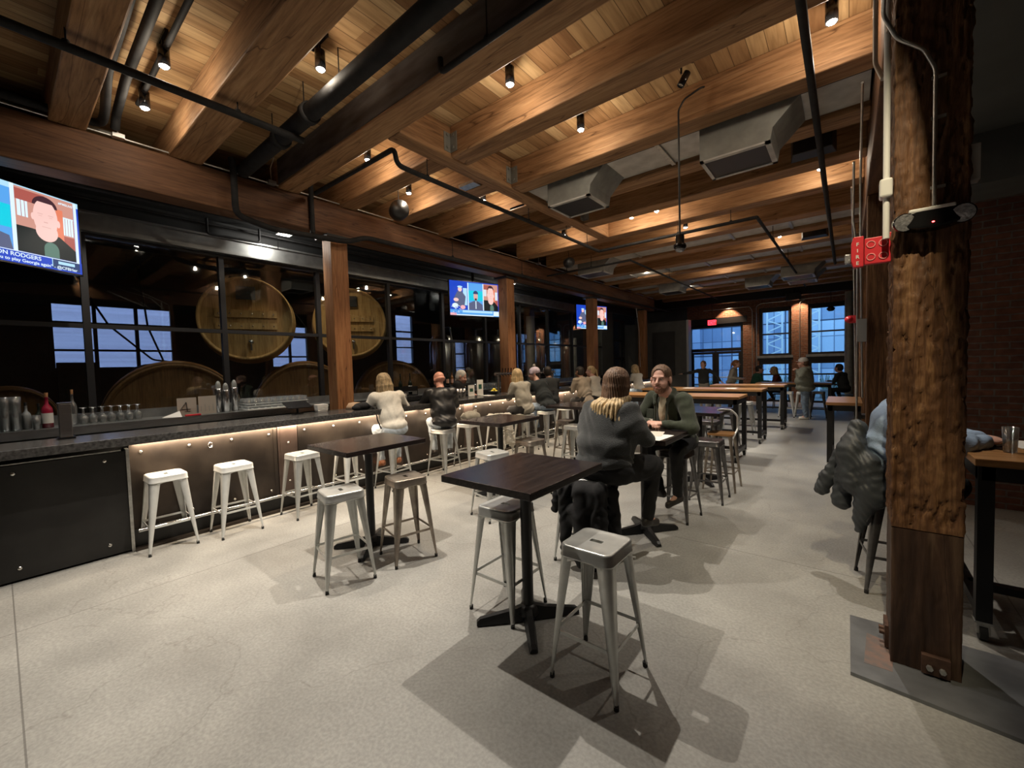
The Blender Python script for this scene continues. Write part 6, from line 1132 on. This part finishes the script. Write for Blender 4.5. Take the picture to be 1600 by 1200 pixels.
    if beard: sdf_obj([('e', T(0, .021, -.037), (.0585*s, .0695*s, .082*s), R, .02), ('e', T(0, .053, -.089), (.0335*s, .0300*s, .0240*s), R, .02), ('c', T(-.024, .084, -.048), T(.024, .084, -.048), .008*s, .008*s, .01), ('e', T(0, .03, .045), (.13, .14, .085), R, '-'), ('e', T(-.045, .08, -.02), (.034*s, .05*s, .040*s), R, '-'), ('e', T(.045, .08, -.02), (.034*s, .05*s, .040*s), R, '-'), ('e', T(0, -.05, -.02), (.1, .06, .12), R, '-'), ('e', T(0, .100, -.062), (.022*s, .02*s, .010*s), R, '-')], vox*.5, 'beard', 'beard', t, .015, folds(.0008, 8))
    return t, q, T
FG = .0075
# --- woman in the knitted sweater, back to the camera (faces +y)
wh = .76+.10
t, q, T = person('woman with long brown-to-blonde hair and dark grey knitted sweater, seen from behind', -1.64, 3.30, -8, seat=.77, lean=.12, g=1.40, s=1.10, vox=FG, top='knit_grey', bot='trouser_black', shoe='shoe_dark', hair='hair_brown', style='none', hyaw=-10, hpitch=-2, shoulders=.195, fold=.006,
    J=dict(hd=(.03, .175, wh+.715), elR=(.31, .16, wh+.24), haR=(.16, .40, wh+.235), elL=(-.31, .16, wh+.24), haL=(-.10, .40, wh+.235), kneeL=(-.16, .40, wh-.02), kneeR=(.24, .40, wh-.03), ankR=(.20, .34, .36), toeR=(.22, .46, .30)), botx=[('e', (0, -.02, wh-.01), (.27, .20, .12), None, .06), ('c', (-.12, 0, wh-.02), (-.16, .34, wh-.03), .12, .10, .06), ('c', (.12, 0, wh-.02), (.22, .34, wh-.04), .12, .10, .06)], topk=dict(name='sweater', arm=1.12, extra=[('c', (-.17, .06, wh+.42), (.17, .06, wh+.42), .085, .085, .08), ('c', (-.22, .07, wh+.32), (.22, .07, wh+.32), .10, .10, .08), ('e', (0, -.03, wh+.06), (.255, .20, .10), None, .06), ('e', (0, -.02, wh+.20), (.26, .185, .13), None, .06), ('e', (0, .03, wh+.33), (.26, .15, .12), None, .06), ('e', (0, .09, wh+.37), (.235, .12, .12), None, .06)]), hem=.02)
hc = V3(*q['hd']); hp1 = [('e', T(0, -.02, .045), (.104, .118, .098), None, .02)]; hp2 = []; rr = random.Random(5)
for i in range(22):
    a = math.radians(-25+230*i/21); px, py = .082*math.cos(a), -.02-.085*math.sin(a); p1 = T(px, py, -.03); p2 = T(px*1.15, py*1.02-.03, -.15+rr.uniform(-.03, .02)); hp1 += [('c', T(px*.9, py*.9, .04), p1, .028, .028, .02), ('c', p1, p2, .030, .016, .012)]
    e_ = rr.uniform(-.02, .02); p3 = T(px*1.4, min(py, .0)*.7-.115, -.19+e_); p4 = T(px*1.75+rr.uniform(-.02, .02), min(py, .0)*.5-.165, -.285+e_*1.5); hp2 += [('c', T(px*1.08, py*1.03+.005, -.12), p3, .032, .034, .012), ('c', p3, p4, .034, .012, .010)]
hp1 += [('e', T(0, .13, -.04), (.065, .08, .11), None, '-')]
def strands(a): return lambda X, Y, Z: (a*np.sin(np.arctan2(Y-hc[1], X-hc[0])*46+2.5*np.sin(Z*16)+Z*12)).astype(np.float32)
sdf_obj(hp1, .006, 'hair', 'hair_brown', t, .02, strands(.003)); sdf_obj(hp2, .006, 'hair_lengths', 'hair_blonde', t, .012, strands(.004), 'blonde lower lengths of the hair')
# jacket hanging over her stool
j = [('c', (-.20, -.20, .70), (.20, -.20, .72), .05, .05), ('c', (-.24, -.14, .70), (-.28, -.16, .45), .05, .035), ('c', (-.12, -.24, .68), (-.10, -.27, .18), .06, .05), ('c', (.05, -.25, .68), (.06, -.28, .12), .07, .07), ('c', (.18, -.22, .68), (.22, -.22, .12), .07, .06), ('c', (.24, -.08, .66), (.27, -.06, .2), .06, .05), ('c', (-.2, .1, .70), (-.25, -.1, .68), .04, .05), ('c', (-.02, -.26, .5), (.14, -.28, .3), .05, .06)]
jo = thing('jacket', 'black jacket with a white tag hanging over the stool under the knitted sweater', 'jacket', (-1.78, 3.28, 0)); sdf_obj(j, .008, 'jacket_cloth', 'cloth_black', jo, .06, folds(.008, 1.2, 3)); MB().box(-.16, -.262, .635, -.10, -.252, .655).box(-.155, -.265, .60, -.095, -.256, .622).obj('tag', 'white_plastic', jo)
# --- bearded man facing the camera side
mh = .77+.10
t, q, T = person('bearded man in an open dark green jacket over a cream t-shirt, seated facing the camera', -1.46, 4.80, 162, seat=.77, lean=.26, g=1.20, s=1.27, vox=FG, top='jacket_green', bot='trouser_black', shoe='shoe_dark', hair='hair_brown', style='short', skin='skin', hyaw=20, hpitch=2, beard=True, shoulders=.20, fold=.005,
    J=dict(elR=(.30, .34, mh+.20), haR=(.08, .44, mh+.235), elL=(-.34, .30, mh+.20), haL=(-.10, .42, mh+.235), kneeL=(-.20, .36, mh-.06), kneeR=(.16, .36, mh-.04), ankL=(-.17, .30, .34), toeL=(-.14, .42, .26), ankR=(.02, .33, .36)), topk=dict(name='jacket', arm=1.28), hem=.05, curl=.9)
tf = lambda x_, z_, y_: (x_, y_, z_)
tsh = [('e', (0, .245, mh+.36), (.062, .105, .20), None, .03), ('c', (0, .24, mh+.50), (0, .22, mh+.55), .065, .06, .03)]; sdf_obj(tsh, FG, 't_shirt', 'tee_cream', t, .02, folds(.003, 2))
for sx in (-1, 1):
    sdf_obj([('c', (sx*.07, .20, mh+.575), (sx*.10, .29, mh+.51), .022, .026), ('c', (sx*.10, .29, mh+.51), (sx*.075, .345, mh+.43), .026, .008), ('c', (sx*.06, .19, mh+.58), (0, .15, mh+.59), .022, .022), ('c', (sx*.075, .33, mh+.44), (sx*.07, .345, mh+.24), .012, .012)], .005, 'collar', 'jacket_green', t, .02)
MB().box(.10, .315, mh+.26, .20, .332, mh+.37, M=None).obj('chest_pocket', 'jacket_green', t, bevel=.004)
# --- bar guests facing the bar (-x)
bh = .77+.10
person('blonde woman in a cream jacket and pale jeans seated at the bar, seen from behind', -5.28, 3.72, 78, seat=.77, lean=.22, g=1.05, vox=.010, top='white_wool', bot='denim_light', shoe='shoe_tan', hair='hair_dirty', style='long', hyaw=-5, hpitch=-10, hroll=-4, topk=dict(name='jacket', arm=1.25), J=dict(elR=(.30, .28, bh+.30), haR=(.14, .40, bh+.34), elL=(-.32, .28, bh+.30), haL=(-.14, .40, bh+.34)), fold=.005, eyes=False, side=-.03)
person('bald man in a black jacket and pale jeans at the bar looking at a phone', -5.18, 4.62, 62, seat=.77, lean=.24, g=1.18, vox=.010, skin='skin_ruddy', top='leather_black', bot='denim_light', shoe='shoe_dark', style='bald', hyaw=18, hpitch=-22, topk=dict(name='jacket', arm=1.3), J=dict(elL=(-.30, .34, bh+.26), haL=(-.10, .50, bh+.36), elR=(.28, .34, bh+.24), haR=(.0, .52, bh+.33)), fold=.005, hem=.05, eyes=False)
o = MB().box(-.035, -.07, 0, .035, .07, .008).obj('phone', 'black_gloss', origin=(0, 0, 0)); o.location = (-5.70, 4.80, bh+.40); o.rotation_euler = (.5, .5, .9); tag(o, 'black phone held by the bald man', 'phone')
person('long-haired blonde woman in a grey-beige sweatshirt seated at the bar, seen from behind', -5.18, 6.88, 80, seat=.77, lean=.22, g=1.05, vox=.014, top='sweat_grey', bot='trouser_black', hair='hair_blonde', style='long', topk=dict(arm=1.2), hem=.06, fold=.009, hyaw=-15, eyes=False)
person('person in a lilac bobble hat and dark hooded sweatshirt leaning over the bar', -5.12, 7.58, 72, seat=.77, lean=.40, g=1.15, vox=.014, top='hood_black', bot='denim', style='beanie', hair='hair_dark', topk=dict(arm=1.2, extra=[('e', (0, .25, bh+.50), (.11, .08, .06), None, .04)]), hem=.03, hyaw=58, hpitch=-8, fold=.005, eyes=False)
person('person with short dark hair behind the bobble hat, leaning on the bar', -5.45, 8.25, 60, seat=.80, lean=.15, g=1.05, vox=.018, skin='skin_brown', top='shirt_charcoal', bot='trouser_black', style='short', hyaw=-20, eyes=False)
person('person with short dark hair in a loose beige shirt seated at the bar', -5.05, 9.2, 70, seat=.77, lean=.20, g=1.1, vox=.016, skin='skin_brown', top='linen_beige', bot='trouser_black', style='short', topk=dict(arm=1.3), hem=.08, fold=.010, hyaw=10, eyes=False)
person('fair-haired woman with a bun beyond the beige shirt, arms on the bar', -5.20, 10.1, 75, seat=.77, lean=.2, vox=.018, top='white_wool', bot='trouser_black', style='pony', hair='hair_blonde', hyaw=40, eyes=False)
person('fair-haired person at the far bar end, mostly hidden by the woman in the knitted sweater', -5.2, 13.0, 75, seat=.77, vox=.02, top='white_wool', style='bob', hair='hair_blonde', eyes=False, hands=False)
person('bartender with white hair in a black shirt working behind the bar', -6.62, 6.25, -60, lean=.1, vox=.014, top='cloth_black', bot='trouser_black', hair='white_wool', style='short', stand=True, eyes=False, hpitch=-20, J=dict(elL=(-.25, .12, 1.18), elR=(.25, .12, 1.18), haL=(-.10, .34, 1.18), haR=(.1, .34, 1.18), hd=(0, .14, 1.56), nk=(0, .05, 1.42)))
person('staff member in a dark sweater and grey apron with arms spread, by the exit doors', -4.05, 16.1, 175, stand=True, vox=.02, top='shirt_charcoal', bot='khaki', hair='hair_brown', style='pony', lean=.02, J=dict(elL=(-.42, .05, 1.28), haL=(-.62, .12, 1.02), elR=(.46, .05, 1.34), haR=(.72, .10, 1.30)), eyes=False, curl=.2)
person('woman with a copper bun and grey cardigan holding a menu near the exit doors', -3.20, 16.2, 270, stand=True, vox=.02, top='sweat_grey', bot='shirt_charcoal', hair='hair_copper', style='pony', J=dict(elL=(-.24, .05, 1.15), haL=(-.12, .34, 1.10), elR=(.24, .05, 1.15), haR=(.12, .34, 1.10)), eyes=False)
paper(-2.84, 16.2, 1.13, .22, .3, 0, 'sheet held by the woman with copper hair', lines=False)
person('person in a green shirt seated with their back to the room by the end wall', -2.62, 17.1, -60, seat=.60, vox=.02, top='green_shirt', bot='trouser_black', hair='hair_dark', style='short', eyes=False, g=1.1, hyaw=-20)
person('person in a maroon top seated before the left end window', -1.85, 17.4, 100, seat=.55, vox=.02, top='maroon', bot='trouser_black', hair='hair_dirty', style='bob', eyes=False, hands=True)
person('man standing in a white cap, olive hoodie and jeans with a hand to his mouth', -.93, 14.5, 95, stand=True, vox=.014, g=1.75, s=1.15, shoulders=.22, lean=.03, top='olive_hoodie', bot='denim', shoe='white_wool', style='cap', hair='hair_brown', J=dict(elL=(-.26, .10, 1.22), haL=(-.06, .20, 1.42), elR=(.24, .14, 1.24), haR=(.05, .22, 1.40)), topk=dict(arm=1.25, extra=[('e', (0, -.08, 1.46), (.12, .07, .07), None, .04)]), hem=.08, fold=.007, eyes=False)
person('person in a dark jacket seated behind the grey pipe at the right end window', -.05, 17.3, 60, seat=.60, vox=.02, top='shirt_charcoal', bot='trouser_black', style='short', hair='hair_dark', eyes=False)
for (x, y, lab) in ((-2.62, 17.1, 'dark chair under the person in the green shirt'), (-1.85, 17.4, 'dark chair under the person in the maroon top'), (-.05, 17.3, 'dark chair under the person behind the grey pipe')):
    c_ = thing('low_chair', lab, 'chair', (x, y, 0)); MB().box(-.2, -.2, .50, .2, .2, .53).obj('seat', 'black_metal', c_)
    for sx in (-1, 1):
        for sy in (-1, 1): MB().cyl((sx*.17, sy*.17, .5), (sx*.2, sy*.2, 0), .015).obj('leg', 'black_metal', c_)
# --- person in the pale blue hoodie behind the near column (faces +x)
hh = .77+.10
person('person in a pale blue hoodie seated behind the near column, elbow on the table', .235, 4.22, -88, seat=.77, lean=.12, g=1.32, vox=.010, top='hoodie_blue', bot='trouser_black', shoe='shoe_dark', hair='hair_dark', style='short', topk=dict(name='hoodie', arm=1.35), J=dict(elL=(-.26, .32, hh+.28), haL=(-.1, .50, hh+.29), elR=(.28, .33, hh+.28), haR=(.12, .48, hh+.29)), fold=.008, hem=.04, hpitch=-15, eyes=False)
jo = thing('puffer_jacket', 'grey quilted puffer jacket draped over the stool behind the near column', 'jacket', (.085, 4.06, .075)); jo.scale = (.9, .9, .94)
j = [('c', (.0, .06, 1.20), (-.03, .0, 1.22), .045, .05), ('c', (-.02, .0, 1.22), (-.07, -.06, 1.02), .055, .09), ('c', (-.06, -.05, 1.05), (-.04, -.08, .80), .10, .11), ('c', (-.10, .0, .95), (-.13, .0, .60), .06, .07), ('c', (-.14, .08, 1.0), (-.24, .10, .72), .04, .05), ('c', (-.24, .10, .76), (-.27, .10, .66), .05, .055), ('c', (.03, -.10, .95), (.08, -.10, .72), .09, .11), ('c', (.05, -.11, .72), (.0, -.10, .52), .10, .055), ('c', (0, -.10, .50), (-.01, -.10, .42), .05, .03)]
def quilt(X, Y, Z): return (-.007*np.abs(np.sin(17*(Z+.55*X)+1.3*np.sin(9*X+5*Y)+.8*np.sin(13*Y)))+.003*np.sin(46*X+8*np.sin(11*Z))*np.sin(30*Z+9*X)+.0025*np.sin(90*Z+60*X+5*np.sin(20*X))+.003).astype(np.float32)
sdf_obj(j, .007, 'jacket_shell', 'puffer_grey', jo, .035, quilt)
MB().tube([(.17, -.12, .84), (.10, -.14, .66), (.03, -.15, .5)], .006).obj('zip', 'steel', jo)
# bag and coat on bar stools
jo = thing('shoulder_bag', 'grey shoulder bag lying on the pale stool behind the bald man', 'bag', (-5.30, 5.30, .77)); sdf_obj([('e', (0, .05, .10), (.15, .20, .10), None, .04), ('c', (0, -.18, .12), (0, .2, .2), .02, .02)], .012, 'bag_body', 'sweat_grey', jo, .03, folds(.008, 1.5))
jo = thing('coat', 'white knitted coat hanging over the stool left of the woman in the sweatshirt', 'coat', (-5.22, 6.05, 0)); sdf_obj([('c', (-.1, -.16, .80), (.1, .16, .80), .06, .06), ('c', (.14, -.14, .78), (.18, -.16, .25), .06, .07), ('c', (.14, .10, .78), (.18, .14, .28), .06, .07), ('c', (.16, 0, .75), (.2, 0, .35), .05, .06)], .012, 'coat_cloth', 'white_wool', jo, .04, folds(.012, 1.6))
tag(MB().tube([(-6.30, 15.5, 3.86), (-6.22, 15.55, 3.0), (-6.25, 15.7, 1.6)], .008).obj('cable', 'conduit'), 'thin pale cable slanting down in front of the last post', 'cable')
